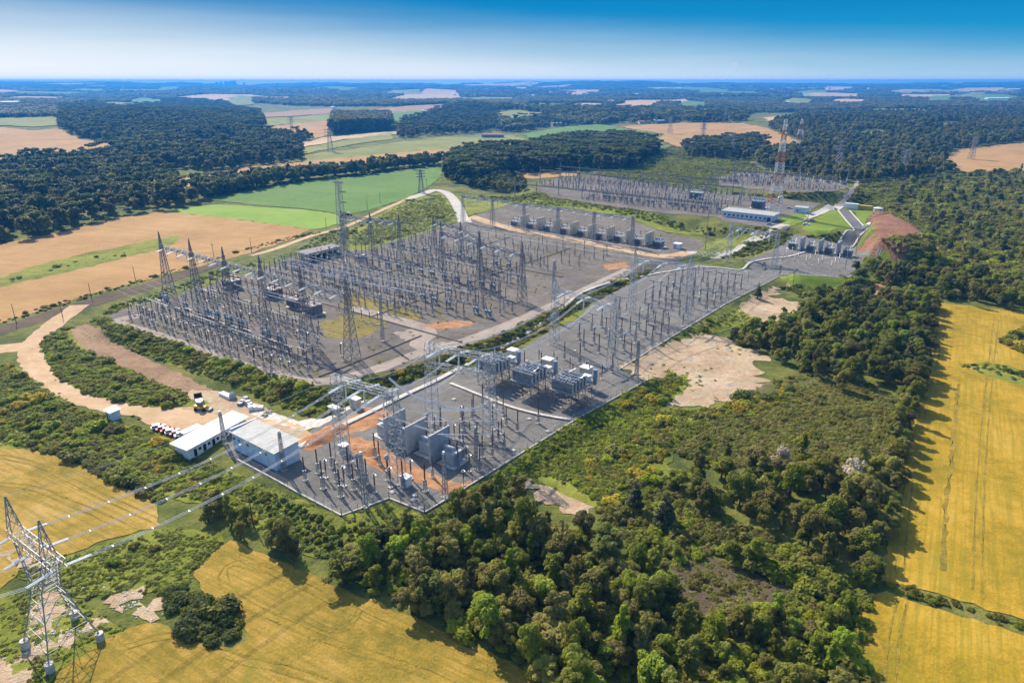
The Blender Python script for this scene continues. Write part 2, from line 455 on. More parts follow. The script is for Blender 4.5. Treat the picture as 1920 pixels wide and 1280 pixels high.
class Proto:
    """first placement moves the built thing itself, later ones copy it with its parts"""
    def __init__(s, root): s.root = root; s.used = False
    def put(s, loc, rz=0.0, scale=1.0, label=None, group=None):
        if not s.used:
            s.used = True; KIDS[s.root.name] = [(c, list(c.children)) for c in s.root.children]
            r = s.root; r.location = loc; r.rotation_euler.z = rz; r.scale = (scale,) * 3
            if label: r['label'] = label
            if group: r['group'] = group
            return r
        return dup(s.root, loc, rz, scale, label, group)

# ------------------------------------------------------------------ the ground sheet and the surfaces laid on it
def np_mesh(name, V, Fq, mat, smooth_=True):
    me = bpy.data.meshes.new(name)
    V = np.asarray(V, np.float32); Fq = np.asarray(Fq, np.int32); k = Fq.shape[1]
    me.vertices.add(len(V)); me.vertices.foreach_set('co', V.ravel())
    me.loops.add(Fq.size); me.loops.foreach_set('vertex_index', Fq.ravel())
    me.polygons.add(len(Fq)); me.polygons.foreach_set('loop_start', np.arange(0, Fq.size, k, dtype=np.int32))
    me.polygons.foreach_set('loop_total', np.full(len(Fq), k, np.int32))
    me.polygons.foreach_set('use_smooth', np.full(len(Fq), smooth_, bool))
    me.materials.append(mat); me.update(calc_edges=True); me.validate()
    return me

nx, ny = len(GX), len(GY)
_i, _j = np.meshgrid(np.arange(nx - 1), np.arange(ny - 1), indexing='ij')
_a = (_i * ny + _j).ravel()
link('ground', np_mesh('ground', np.stack([_gx.ravel(), _gy.ravel(), GZ.ravel()], 1), np.stack([_a, _a + ny, _a + ny + 1, _a + 1], 1), M['scrub']),
     kind='structure', label='rough green scrubland rolling out to the horizon', category='ground')

CLEAR = []
BRUSHY = []
FIELD_HOLES = []          # world polygons that stay free of woodland
LAYER = [0]
def lift(x, y):
    return 0.04 + 0.0012 * LAYER[0] + 0.0009 * np.maximum(np.hypot(x, y) - 350, 0)

def patch(name, px, mat, label, jag=0.5, hole=False, world=None, fine=2.0):
    LAYER[0] += 1
    poly = world or gpoly(px)
    if hole: FIELD_HOLES.append(poly)
    if name == 'brown_brush': BRUSHY.append(poly)
    if name in ('dirt_clearing', 'clay_patch', 'gravel_patch', 'parking_dirt', 'ploughed_soil', 'bare_patch', 'dirt_strip', 'lawn') or (name == 'wheat_field' and 'ripe' in label): CLEAR.append(poly)
    r = random.Random(len(name) * 31 + LAYER[0])
    pts = []
    n = len(poly)
    for i in range(n):
        a = np.array(poly[i]); b = np.array(poly[(i + 1) % n]); L = np.linalg.norm(b - a)
        dist = max(100, np.hypot(*((a + b) / 2)))
        k = int(min(60, max(1, L / max(fine, dist * 0.008))))
        nrm = np.array([-(b - a)[1], (b - a)[0]]) / (L + 1e-9)
        for q in range(k):
            p = a + (b - a) * q / k
            w = jag * max(1, dist / 250) * (r.random() - .5) * 1.6 if q else 0
            pts.append(p + nrm * w)
    P = np.array(pts)
    xi = np.where((GX > P[:, 0].min()) & (GX < P[:, 0].max()))[0]; yi = np.where((GY > P[:, 1].min()) & (GY < P[:, 1].max()))[0]
    co = [tuple(p) for p in pts]
    if len(xi) and len(yi):
        ix, iy = np.meshgrid(GX[xi], GY[yi], indexing='ij'); ix = ix.ravel(); iy = iy.ravel()
        m = inside(pts, ix, iy)
        ix, iy = ix[m], iy[m]
        m = dist_poly(pts, ix, iy) > 0.4
        co += list(zip(ix[m], iy[m]))
    vs, es, fs, *_ = delaunay_2d_cdt([Vector(c) for c in co], [], [list(range(len(pts)))], 1, 1e-5)
    V = np.array([(v[0], v[1]) for v in vs])
    z = zt(V[:, 0], V[:, 1]) + lift(V[:, 0], V[:, 1])
    me = bpy.data.meshes.new(name); me.from_pydata(np.column_stack([V, z]).tolist(), [], [f for f in fs if len(f) >= 3])
    me.materials.append(M[mat]); me.polygons.foreach_set('use_smooth', [True] * len(me.polygons)); me.update()
    # faces must look up
    if len(me.polygons) and sum(p.normal.z for p in me.polygons) < 0: me.flip_normals()
    return link(name, me, kind='structure', label=label, category=name.split('_')[-1])

def road(name, px, width, mat, label, world=None, jag=0.25, extra=0.0, thick=None):
    LAYER[0] += 1
    w = world or [(p.x, p.y) for p in (gp(*q) for q in px)]
    # Catmull-Rom through the points
    pts = []
    for i in range(len(w) - 1):
        p0 = np.array(w[max(i - 1, 0)]); p1 = np.array(w[i]); p2 = np.array(w[i + 1]); p3 = np.array(w[min(i + 2, len(w) - 1)])
        k = max(2, int(np.linalg.norm(p2 - p1) / 2.5)); k = min(k, 60)
        for q in range(k):
            t = q / k
            pts.append(.5 * ((2 * p1) + (-p0 + p2) * t + (2 * p0 - 5 * p1 + 4 * p2 - p3) * t * t + (-p0 + 3 * p1 - 3 * p2 + p3) * t ** 3))
    pts.append(np.array(w[-1])); pts = np.array(pts)
    d = np.gradient(pts, axis=0); d /= np.linalg.norm(d, axis=1)[:, None] + 1e-9; nr = np.stack([-d[:, 1], d[:, 0]], 1)
    r = np.random.default_rng(LAYER[0])
    m = len(pts); cols = 5
    V = np.zeros((m, cols, 3))
    for c in range(cols):
        off = (c / (cols - 1) - .5) * width
        jit = r.uniform(-jag, jag, m) if c in (0, cols - 1) else 0
        q = pts + nr * (off + jit)[:, None] if np.ndim(jit) else pts + nr * off
        V[:, c, :2] = q; V[:, c, 2] = zt(q[:, 0], q[:, 1]) + lift(q[:, 0], q[:, 1]) + extra
    V = V.reshape(-1, 3)
    F = [(i * cols + c, (i + 1) * cols + c, (i + 1) * cols + c + 1, i * cols + c + 1) for i in range(m - 1) for c in range(cols - 1)]
    me = np_mesh(name, V, F, M[mat])
    if sum(p.normal.z for p in me.polygons) < 0: me.flip_normals()
    o = link(name, me, kind='structure', label=label, category='road' if 'road' in name else name.split('_')[-1])
    if thick:
        o.modifiers.new('thickness', 'SOLIDIFY').thickness = thick
    return o

# far background
patch('stubble_field', [(330,183),(390,178),(480,179),(562,184),(540,188),(470,186),(400,194),(372,190)], 'stubble_far', 'pale stubble field far off among dark woods', 1, True)
patch('stubble_field', [(-60,170),(0,169),(40,171),(30,177),(-60,178)], 'stubble_far', 'pale stubble strip far off at the left edge', 1, True)
patch('stubble_field', [(720,190),(800,171),(862,171),(876,186),(800,189)], 'stubble_far', 'pinkish stubble field beyond the tall grove', 1, True)
patch('ploughed_field', [(700,206),(760,200),(845,196),(842,203),(735,213)], 'plough', 'dark ploughed strip beyond the tall grove', 1, True)
patch('green_field', [(735,211),(812,207),(795,225),(738,229)], 'soy', 'small green meadow right of the tall grove', 1, True)
patch('stubble_field', [(1165,190),(1290,186),(1292,194),(1180,197)], 'stubble_far', 'thin tan strip far off right of centre', 1, True)
patch('green_field', [(1210,167),(1300,164),(1300,170),(1215,173)], 'soy', 'thin green strip close to the horizon', 1, True)
patch('ploughed_field', [(488,213),(560,208),(625,204),(622,213),(490,221)], 'plough', 'brown field left of the tall grove', 1, True)
patch('pasture_field', [(488,223),(620,214),(622,228),(500,237)], 'pasture', 'olive pasture left of the tall grove', 1, True)
patch('stubble_field', [(440,247),(500,239),(560,232),(624,226),(618,255),(592,260),(545,251)], 'stubble', 'tan field left of the tall grove', 1, True)
patch('stubble_field', [(522,273),(640,256),(745,247),(745,252),(640,263),(560,278)], 'stubble_far', 'narrow pale strip below the tall grove', 1, True)
patch('pasture_field', [(560,279),(640,265),(735,249),(738,262),(640,276),(570,290)], 'pasture', 'narrow olive strip below the tall grove', 1, True)
patch('pasture_field', [(565,293),(640,284),(740,268),(830,258),(960,255),(985,262),(960,272),(870,278),(760,286),(640,297),(570,305)], 'pasture', 'yellow-green field in the middle distance', 1, True)
patch('stubble_field', [(333,338),(420,320),(540,305),(640,297),(760,286),(876,278),(870,287),(760,301),(660,313),(560,320),(440,334),(370,346),(335,358)], 'stubble', 'long tan field between two lines of trees', 1, True)
patch('pasture_field', [(900,215),(960,207),(1022,213),(1012,226),(960,231)], 'pasture', 'light olive field beyond the blue barn', 1, True)
patch('green_field', [(980,252),(1060,238),(1130,234),(1185,244),(1240,252),(1185,266),(1000,268)], 'soy', 'pale green field behind the pine grove', 1, True)
patch('stubble_field', [(1160,238),(1280,231),(1395,232),(1450,246),(1505,270),(1490,284),(1440,276),(1400,262),(1330,272),(1270,276),(1232,263),(1245,252)], 'stubble', 'tan field right of the pine grove', 1, True)
patch('stubble_field', [(1430,222),(1485,216),(1490,224),(1440,229)], 'stubble_far', 'small tan patch in the far woods', 1, True)
patch('pasture_field', [(1610,206),(1720,205),(1790,212),(1640,213)], 'pasture', 'thin green pasture in the far right woods', 1, True)
patch('stubble_field', [(1762,302),(1800,281),(1920,269),(2060,262),(2080,345),(1920,322),(1790,325)], 'stubble', 'tan field at the right edge behind the woods', 1, True)
patch('pasture_field', [(-120,226),(0,223),(108,220),(110,236),(60,239),(-120,236)], 'pasture', 'grey-green pasture at the left edge', 1, True)
patch('stubble_field', [(-160,237),(0,240),(60,246),(110,242),(150,262),(227,272),(208,289),(150,303),(70,303),(0,317),(-160,335)], 'stubble', 'large domed tan field at the left edge', 1, True)
# middle distance, left
patch('stubble_field', [(-160,480),(0,459),(130,432),(230,408),(310,396),(420,409),(582,430),(556,447),(470,475),(320,513),(170,552),(60,588),(-160,650)], 'stubble', 'broad golden tan field left of the gravel yards', 1, True)
patch('grass_strip', [(-140,552),(0,521),(60,500),(150,478),(250,457),(335,442),(345,447),(305,466),(210,491),(120,512),(40,529),(-140,575)], 'grass', 'green weedy wedge across the tan field', 1.5, True)
patch('green_field', [(310,396),(400,384),(450,386),(560,393),(634,402),(637,420),(600,429),(582,430),(420,409)], 'soy_bright', 'bright lime crop field behind the tan field', .6, True)
patch('green_field', [(385,374),(500,353),(640,334),(740,321),(826,313),(828,332),(800,353),(760,374),(700,392),(650,403),(560,391),(470,384)], 'soy', 'green crop field below the tree line', .6, True)
patch('stubble_field', [(918,326),(1000,325),(1086,321),(1084,330),(1010,336),(940,334)], 'stubble', 'sandy clearing behind the pine grove', 1, True)
patch('dark_soil', [(-140,652),(0,612),(160,563),(300,524),(420,487),(430,492),(300,536),(170,576),(0,628),(-140,672)], 'ditch', 'dark bare soil strip along the tan field', .8)
patch('grass_verge', [(640,470),(650,440),(720,400),(760,372),(825,362),(850,385),(865,412),(760,448),(700,468)], 'grass', 'yellow-green grass left of the paved lane', 1)
patch('grass_verge', [(850,362),(1000,372),(1130,390),(1245,408),(1330,440),(1250,436),(1180,410),(1060,390),(960,383),(900,400),(880,405)], 'grass', 'green bank behind the transformer row', 1)

for px, lb in [([(235,331),(320,317),(400,320),(340,333),(270,340)], 'first'), ([(50,352),(150,339),(215,346),(120,364)], 'second'), ([(340,271),(430,262),(478,268),(392,280)], 'third'), ([(250,300),(320,292),(345,298),(280,308)], 'fourth'), ([(130,392),(200,378),(250,384),(180,402)], 'fifth')]:
    patch('forest_glade', px, 'scrub', f'{lb} olive glade between the trees of the left forest', 2.5, True)
for px, lb in [([(1560,252),(1640,244),(1700,250),(1620,262)], 'first'), ([(1720,236),(1800,229),(1850,234),(1770,244)], 'second'), ([(1530,300),(1600,290),(1640,296),(1570,308)], 'third')]:
    patch('forest_glade', px, 'scrub', f'{lb} olive glade between the trees of the right forest', 2.5, True)

# platforms
patch('gravel_yard', None, 'gravel_old', 'big weathered gravel yard full of switchgear', .4, world=w_poly(YARD_A, 4.0))
patch('gravel_yard', None, 'gravel', 'long new gravel yard with the concrete trench', .3, world=w_poly(YARD_B, 1.5))
patch('gravel_yard', None, 'gravel', 'small gravel yard with the grey fire walls', .3, world=w_poly(YARD_S, 4.0))
patch('gravel_yard', None, 'gravel_old', 'far gravel yard behind the blue control building', .8, world=w_poly(YARD_C, 7.5))
patch('gravel_yard', None, 'gravel_old', 'farthest gravel yard beyond the red and white mast', .8, world=w_poly(YARD_D, 10))
patch('weedy_patch', [(600,608),(640,592),(700,588),(735,602),(700,625),(650,640),(610,632)], 'weeds', 'weedy yellow patch on the weathered gravel', 2)
patch('weedy_patch', [(650,545),(720,570),(800,590),(770,605),(700,592),(640,570)], 'weeds', 'dry weeds among the supports', 2)
road('rim_road', [(262,592),(222,600),(225,607),(300,632),(400,668),(500,700),(590,716),(700,694),(790,660),(840,645)], 6, 'rim', 'brown track round the edge of the big gravel yard')
road('yard_road', [(664,578),(720,593),(784,611),(803,625),(785,645),(840,650),(1000,590),(1180,505)], 7, 'rim', 'sandy lane inside the big gravel yard')
road('yard_road', [(869,410),(960,430),(1060,448),(1140,463),(1240,480),(1290,474)], 9, 'dirt_road', 'sandy road in front of the transformer row')
patch('clay_patch', [(786,610),(850,600),(890,602),(880,612),(830,617),(790,616)], 'clay', 'orange clay patch at the corner of the sandy lane', 1)
patch('clay_patch', [(1130,497),(1175,491),(1180,500),(1140,508)], 'clay', 'orange clay patch at the far end of the sandy lane', 1)
patch('dirt_strip', [(735,625),(795,612),(815,622),(800,640),(760,640)], 'rim', 'pale dusty corner beside the clay', 1.5)
# lanes at the back
road('paved_road', [(873,418),(862,395),(848,372),(836,362),(815,357),(800,362),(770,372)], 9, 'pale_road', 'pale paved lane climbing from the yard to the fields')
road('dirt_road', [(770,372),(700,402),(640,428),(590,441),(520,466),(470,480)], 5, 'dirt_road', 'dirt lane along the edge of the tan field')
road('paved_road', [(1290,474),(1350,480),(1400,455),(1440,436),(1490,415),(1540,398),(1574,386)], 7, 'pale_road', 'pale road past the blue control building')
patch('lawn', [(1518,416),(1565,397),(1602,432),(1570,429),(1555,437),(1530,440),(1505,431)], 'lawn', 'bright mown lawn inside the road bend')
patch('lawn', [(1592,395),(1650,398),(1622,418),(1634,440),(1625,430),(1612,420)], 'lawn', 'mown lawn between asphalt and red mound')
patch('lawn', [(1464,408),(1508,398),(1516,411),(1486,424),(1462,420)], 'lawn', 'small lawn beside the white hut')
patch('lawn', [(1300,480),(1345,447),(1420,436),(1436,436),(1400,454),(1350,479),(1325,486)], 'grass', 'grass slope below the control building')
patch('lawn', [(1590,521),(1656,482),(1680,500),(1640,525),(1560,545),(1480,530),(1460,520)], 'lawn', 'bright green bank under the small gravel yard')
road('asphalt_road', [(1572,394),(1598,414),(1615,434),(1600,449),(1583,462)], 7, 'asphalt', 'dark asphalt drive bending to the small gravel yard', jag=.05)
for side, lb in ((-1, 'white kerb on the outer side of the asphalt drive'), (1, 'white kerb on the inner side of the asphalt drive')):
    w = [(p.x, p.y) for p in (gp(*q) for q in [(1572,394),(1598,414),(1615,434),(1600,449),(1583,462)])]
    w = np.array(w); d = np.gradient(w, axis=0); d /= np.linalg.norm(d, axis=1)[:, None]; nr = np.stack([-d[:, 1], d[:, 0]], 1)
    road('kerb', None, 1.1, 'concrete', lb, world=[tuple(q) for q in w + nr * (4.2 * side)], jag=0, extra=.16, thick=.16)
patch('red_mound', [(1640,404),(1665,396),(1708,416),(1745,442),(1766,470),(1740,477),(1690,470),(1645,463),(1604,470),(1622,452),(1640,437),(1626,416)], 'red_earth', 'bare red earth mound beside the small gravel yard', 1.2)
patch('track', [(1566,388),(1590,362),(1607,335),(1613,335),(1602,362),(1582,388)], 'rim', 'brown track leaving the far gravel yard', .5)

# front left
road('dirt_road', [(150,572),(118,596),(80,625),(58,652),(66,685),(105,722),(170,750),(250,766),(330,771),(400,767),(470,776),(530,800),(570,828)], 8.5, 'dirt_road', 'winding pale dirt road round the left of the yard', jag=.6)
road('dirt_road', [(-60,668),(0,655),(62,648)], 11, 'dirt_road', 'dirt turn-off at the left edge', jag=.6)
patch('parking_dirt', [(235,768),(330,768),(430,785),(440,800),(400,812),(350,815),(290,803)], 'dirt_road', 'dirt parking ground beside the long white shed', 1)
patch('ploughed_soil', [(118,622),(160,606),(215,640),(300,682),(370,718),(415,738),(400,760),(370,742),(300,722),(220,686),(140,650)], 'plough', 'bare brown bank beside the dirt road', 1)
patch('dirt_strip', [(360,730),(420,735),(500,765),(570,800),(560,830),(480,790),(400,775),(340,768)], 'dirt', 'bare sandy ground around the parked truck', 1)
patch('clay_patch', [(560,832),(640,790),(688,764),(722,766),(762,788),(705,800),(640,818),(600,838),(570,848)], 'clay', 'orange clay heap ground behind the warehouse', 1)
patch('clay_patch', [(650,818),(700,826),(745,858),(800,886),(852,905),(885,898),(862,930),(815,918),(750,895),(690,872),(655,845)], 'clay', 'orange clay strip below the grey fire walls', 1)
patch('track', [(470,776),(560,808),(600,800),(650,770),(690,750),(640,765),(560,790),(500,770)], 'concrete', 'grey slab ground behind the warehouse', .4)

patch('wheat_field', [(-160,825),(0,832),(90,848),(160,878),(222,905),(290,945),(302,985),(205,1010),(120,1042),(0,1062),(-160,1090)], 'wheat_near', 'ripe wheat field left of the bushes', .8, True)
patch('wheat_field', [(-160,1075),(-40,1052),(20,1045),(35,1078),(0,1105),(-160,1140)], 'wheat_near', 'corner of wheat behind the steel pylon', .8, True)
patch('wheat_field', [(360,1075),(400,1035),(432,1013),(520,1050),(640,1102),(760,1152),(880,1205),(960,1240),(1002,1268),(1010,1300),(960,1900),(-60,1900),(110,1260),(180,1200),(235,1180),(300,1168),(360,1202),(425,1220),(462,1200),(445,1150),(395,1120)], 'wheat_near', 'large ripe wheat field in front of the forest', .8, True)
patch('grass_meadow', [(30,1075),(130,1040),(250,1000),(330,990),(415,1000),(420,1015),(385,1035),(355,1075),(340,1110),(240,1105),(140,1120),(60,1110)], 'grass', 'lush meadow between the wheat fields', 1)
patch('grass_meadow', [(-60,1100),(130,1120),(240,1180),(110,1255),(20,1420),(-160,1420)], 'grass', 'rough grass under the steel pylon', 1)
for i, (px, lb) in enumerate([([(205,1120),(240,1105),(270,1098),(272,1108),(245,1125),(230,1150),(205,1140)], 'white rubble patch right of the steel pylon'),
        ([(70,1120),(110,1110),(120,1150),(105,1190),(75,1200),(65,1160)], 'bare pale ground between the pylon legs'),
        ([(250,1135),(300,1120),(318,1140),(300,1160),(260,1155)], 'stony ground beside the dark bushes'),
        ([(40,1225),(130,1185),(200,1160),(205,1168),(140,1200),(50,1240)], 'pale rut past the pylon feet'),
        ([(-60,1250),(30,1235),(60,1260),(20,1300),(-60,1310)], 'muddy ground in the bottom left corner'),
        ([(-60,1015),(0,1018),(60,1050),(110,1062),(108,1070),(50,1062),(0,1035),(-60,1030)], 'field track behind the steel pylon')]):
    patch('bare_patch', px, 'dirt', lb, 3.2, fine=.7)

patch('grass_bank', [(-120,680),(20,684),(75,728),(150,768),(230,795),(290,815),(325,850),(345,870),(440,885),(480,912),(560,985),(640,1062),(540,1020),(470,985),(395,945),(300,930),(200,878),(90,845),(-120,832)], 'grass', 'weedy green slope between dirt road and wheat', 1.4)
patch('grass_bank', [(78,655),(95,625),(125,615),(165,665),(250,705),(340,742),(395,757),(330,765),(250,760),(175,742),(112,712)], 'grass', 'weedy green ground inside the bend of the dirt road', 1.2)
patch('grass_bank', [(170,602),(210,606),(280,630),(400,670),(540,716),(600,730),(655,742),(640,770),(600,783),(520,760),(440,722),(330,686),(210,640)], 'grass', 'green slope below the left gravel yard', 1)
# right side
patch('wheat_field', [(1762,568),(1960,590),(2700,690),(3000,1000),(2700,1390),(1920,1162),(1780,1120),(1650,1087),(1668,1000),(1690,900),(1712,790),(1738,680)], 'wheat_right', 'wide yellow wheat field at the right edge', .8, True)
patch('wheat_field', [(1622,1122),(1662,1108),(1780,1148),(1920,1192),(2700,1440),(2700,2000),(1490,2000),(1590,1285),(1600,1200)], 'wheat_right', 'yellow wheat field in the bottom right corner', .8, True)
patch('grass_strip', [(1795,682),(1850,678),(1970,705),(1970,732),(1850,706)], 'grass', 'green weedy strip across the yellow wheat', 1.5)
patch('dirt_clearing', [(1166,692),(1205,668),(1290,624),(1350,632),(1407,655),(1440,668),(1418,690),(1434,728),(1385,745),(1340,757),(1300,762),(1243,762),(1262,740),(1290,718),(1262,698),(1205,712)], 'dirt', 'large pale bare clearing beside the long yard', 4.5, fine=1.2)
patch('dirt_clearing', [(1478,522),(1440,543),(1388,572),(1384,582),(1414,597),(1393,617),(1434,621),(1487,604),(1504,588),(1494,566),(1452,560),(1454,543),(1494,521)], 'dirt', 'smaller pale bare clearing near the red mound', 4, fine=1.2)
patch('gravel_patch', [(1415,735),(1440,715),(1458,722),(1452,738),(1430,745)], 'gravel_old', 'grey gravel patch beside the large clearing', 1)
patch('clay_patch', [(978,893),(1030,890),(1085,912),(1122,940),(1118,960),(1080,966),(1040,945),(1000,925)], 'dirt', 'bare sandy patch beside the near forest', 3.5, fine=1)
patch('clay_patch', [(1600,538),(1650,530),(1680,545),(1650,555),(1610,550)], 'clay', 'bare orange patch under the pines', 1.5)
patch('grass_bank', [(1075,800),(1215,718),(1290,700),(1282,735),(1240,765),(1300,766),(1345,762),(1430,752),(1440,768),(1320,800),(1260,850),(1250,895),(1120,955),(1050,925),(990,900),(940,905),(880,920)], 'grass', 'bright grass bank below the long yard', 1.2)
patch('grass_bank', [(1225,655),(1310,607),(1385,575),(1410,597),(1390,615),(1330,628),(1290,622)], 'grass', 'weedy grass between the two clearings', 1.2)
patch('grass_bank', [(480,905),(560,935),(640,972),(729,942),(790,968),(740,1000),(640,1020),(560,1010),(480,960)], 'grass', 'planted slope below the front corner of the yard', 1)
patch('grass_island', [(955,640),(1010,610),(1065,585),(1095,580),(1080,600),(1040,612),(1000,630),(965,645)], 'grass', 'yellow-green grass between the two gravel yards', 1)
patch('heath', [(1430,725),(1520,690),(1640,722),(1705,760),(1692,880),(1500,872),(1330,872),(1255,842),(1300,785),(1380,765)], 'heath', 'dull olive heath left of the yellow wheat', 1.5)
patch('brown_brush', [(1255,1060),(1330,1045),(1420,1070),(1480,1110),(1440,1150),(1330,1160),(1265,1130)], 'brown_brush', 'withered brown clearing inside the forest', 2)

def tramline(px, label, off=.85):
    w = np.array([(p.x, p.y) for p in (gp(*q) for q in px)]); d = np.gradient(w, axis=0); d /= np.linalg.norm(d, axis=1)[:, None]; nr = np.stack([-d[:, 1], d[:, 0]], 1)
    for sd, nm in ((-1, 'one'), (1, 'other')): road('wheel_track', None, .42, 'tram', f'{nm} wheel rut of {label}', world=[tuple(q) for q in w + nr * (off * sd)], jag=.18)
M['tram'] = ground_mat('trodden_crop', [(.15, .12, .018), (.24, .175, .025), (.38, .25, .05)], big=1 / 9, mid=1 / 2, fine=1 / .5, bump=.5)
tramline([(440,1040),(560,1094),(700,1163),(850,1226),(960,1275)], 'the long track under the forest edge')
tramline([(505,1070),(440,1056),(418,1080),(440,1118),(520,1160),(640,1208),(800,1262),(900,1310)], 'the looping track in the front wheat')
tramline([(230,1215),(330,1190),(440,1232),(560,1262),(760,1330)], 'the bent track at the bottom of the front wheat')
tramline([(560,1150),(620,1180),(650,1175),(675,1145)], 'the short hooked track in the front wheat', .6)
tramline([(-40,850),(60,868),(140,905),(230,948),(290,975)], 'the track across the left wheat')
tramline([(-40,905),(60,915),(150,950),(230,985)], 'the lower track across the left wheat')
tramline([(1778,580),(1752,680),(1728,780),(1708,880),(1694,980),(1686,1075)], 'the track along the forest side of the yellow wheat')
tramline([(1868,600),(1850,760),(1838,920),(1832,1110)], 'the middle track of the yellow wheat')
tramline([(1690,1130),(1676,1200),(1668,1290),(1664,1400)], 'the track in the bottom right wheat')
road('green_streak', [(1797,720),(1785,850),(1772,960),(1768,1070)], 1.0, 'tram', 'thin green weedy streak down the yellow wheat', jag=.5)
_r = random.Random(3)
for i in range(52):
    v = _r.choice([158, 160, 162, 164, 167, 171, 175, 180, 186, 192, 198]) + _r.uniform(-1, 1); u = _r.uniform(30, 1890); w = _r.uniform(25, 75) * (1 if v > 165 else 1.5); h_ = max(.9, (v - 152) * _r.uniform(.09, .2))
    m_, lb = _r.choice([('stubble_far', 'pale stubble'), ('pasture', 'olive pasture'), ('soy', 'green crop'), ('stubble_far', 'pale stubble')])
    if 560 < u < 900 and v > 185: continue
    patch('distant_field', [(u - w, v), (u - w * .2, v - h_), (u + w, v - h_ * .6), (u + w * .8, v + h_), (u - w * .4, v + h_ * 1.1)], m_, f'{lb} far away in the hazy woods', 1, True)

# concrete cable trench along the long yard
road('cable_trench', [(560,840),(640,800),(690,776),(770,737),(820,714),(880,682)], 2.0, 'concrete', 'pale concrete cable trench beside the fire walls', jag=0, extra=.22, thick=.2)
road('cable_trench', [(940,655),(1010,612),(1060,575),(1100,546),(1200,520),(1310,501)], 1.4, 'concrete', 'pale concrete cable trench down the long yard', jag=0, extra=.22, thick=.2)
road('cable_trench', [(1310,501),(1350,503),(1386,507),(1404,495),(1440,486),(1480,482),(1525,468)], 1.4, 'concrete', 'pale concrete cable trench to the small gravel yard', jag=0, extra=.22, thick=.2)
road('cable_trench', [(845,720),(900,742),(960,765),(1020,780),(1072,789)], 1.2, 'concrete', 'low concrete kerb in front of the capacitor banks', jag=0, extra=.3, thick=.3)

for a_, b_, lb in [((-4, 38), (148, 38), 'dark covered trench across the big yard beside the sandy lane'), ((130, -17), (130, 34), 'dark covered trench at the right end of the left gravel yard'), ((96, 38), (96, 204), 'dark covered trench running back through the crowded yard'), ((48, 42), (48, 204), 'dark covered trench running back through the left half of the crowded yard'), ((-6, 142), (128, 142), 'dark covered trench crossing the crowded yard')]:
    pa_, pb_ = ST(*a_), ST(*b_); road('cable_trench', None, .9, 'trench_old', lb, world=[pa_[:2], pb_[:2]], jag=0, extra=.12, thick=.1)
# ------------------------------------------------------------------ camera, light, sky, air
cam = bpy.data.cameras.new('camera'); co = bpy.data.objects.new('camera', cam); COL.objects.link(co)
cam.sensor_width = 36; cam.lens = 24; cam.clip_start = 1; cam.clip_end = 60000
co.location = (0, 0, CAM_H); co.rotation_euler = (math.pi / 2 - PITCH, 0, 0); SC.camera = co

SUN_EL = rad(40); SUN_DIR = Vector((-.557 * math.cos(SUN_EL), .83 * math.cos(SUN_EL), math.sin(SUN_EL)))
sun = bpy.data.lights.new('sun', 'SUN'); sun.energy = 4.1; sun.angle = rad(.5); sun.color = (1, .89, .72)
so = bpy.data.objects.new('sun', sun); COL.objects.link(so); so.rotation_euler = SUN_DIR.to_track_quat('Z', 'Y').to_euler()

W = bpy.data.worlds.new('World'); SC.world = W; W.use_nodes = True
nt = W.node_tree; nt.nodes.clear()
wo = nt.nodes.new('ShaderNodeOutputWorld'); bg = nt.nodes.new('ShaderNodeBackground'); sky = nt.nodes.new('ShaderNodeTexSky')
sky.sky_type = 'NISHITA'; sky.sun_disc = False; sky.sun_elevation = SUN_EL; sky.sun_rotation = math.atan2(SUN_DIR.x, SUN_DIR.y)
sky.altitude = 900; sky.air_density = 1.0; sky.dust_density = 1.2; sky.ozone_density = 1.2
bg.inputs['Strength'].default_value = .15
# near the horizon the clear sky turns from deep blue to milky white, whiter towards the sun on the left
def wn(kind, **kw):
    x = nt.nodes.new(kind)
    for a, b in kw.items(): setattr(x, a, b)
    return x
def wmath(op, a, b):
    x = wn('ShaderNodeMath', operation=op)
    for v, i in ((a, 0), (b, 1)):
        if isinstance(v, bpy.types.NodeSocket): nt.links.new(v, x.inputs[i])
        else: x.inputs[i].default_value = v
    return x.outputs[0]
def wrange(v, a, b):
    x = wn('ShaderNodeMapRange', interpolation_type='SMOOTHSTEP'); nt.links.new(v, x.inputs[0]); x.inputs[1].default_value = a; x.inputs[2].default_value = b
    return x.outputs[0]
def wmix(f, a, b):
    x = wn('ShaderNodeMix', data_type='RGBA'); nt.links.new(f, x.inputs[0])
    for v, i in ((a, 6), (b, 7)):
        if isinstance(v, bpy.types.NodeSocket): nt.links.new(v, x.inputs[i])
        else: x.inputs[i].default_value = (*v, 1)
    return x.outputs[2]
tc = wn('ShaderNodeTexCoord'); sep = wn('ShaderNodeSeparateXYZ'); nt.links.new(tc.outputs['Generated'], sep.inputs[0])
sx, sz = sep.outputs[0], sep.outputs[2]
q = wmath('ADD', sz, wmath('MULTIPLY', wmath('ADD', sx, .6), .055))
nz = wn('ShaderNodeTexNoise'); nz.inputs['Scale'].default_value = 3; nz.inputs['Detail'].default_value = 4
mp = wn('ShaderNodeMapping'); mp.inputs['Scale'].default_value = (1, 1, 14); nt.links.new(tc.outputs['Generated'], mp.inputs[0]); nt.links.new(mp.outputs[0], nz.inputs['Vector'])
q = wmath('ADD', q, wmath('MULTIPLY', wmath('SUBTRACT', nz.outputs['Fac'], .5), .02))
deep = wmix(wrange(sz, .0, .12), (.09, 1.36, 2.36), (.006, .82, 2.0))
low = wmix(wrange(q, .0, .128), (3.55, 3.6, 3.65), deep)
full = wmix(wrange(sz, .14, .5), low, sky.outputs[0])
nt.links.new(full, bg.inputs['Color']); nt.links.new(bg.outputs[0], wo.inputs['Surface'])

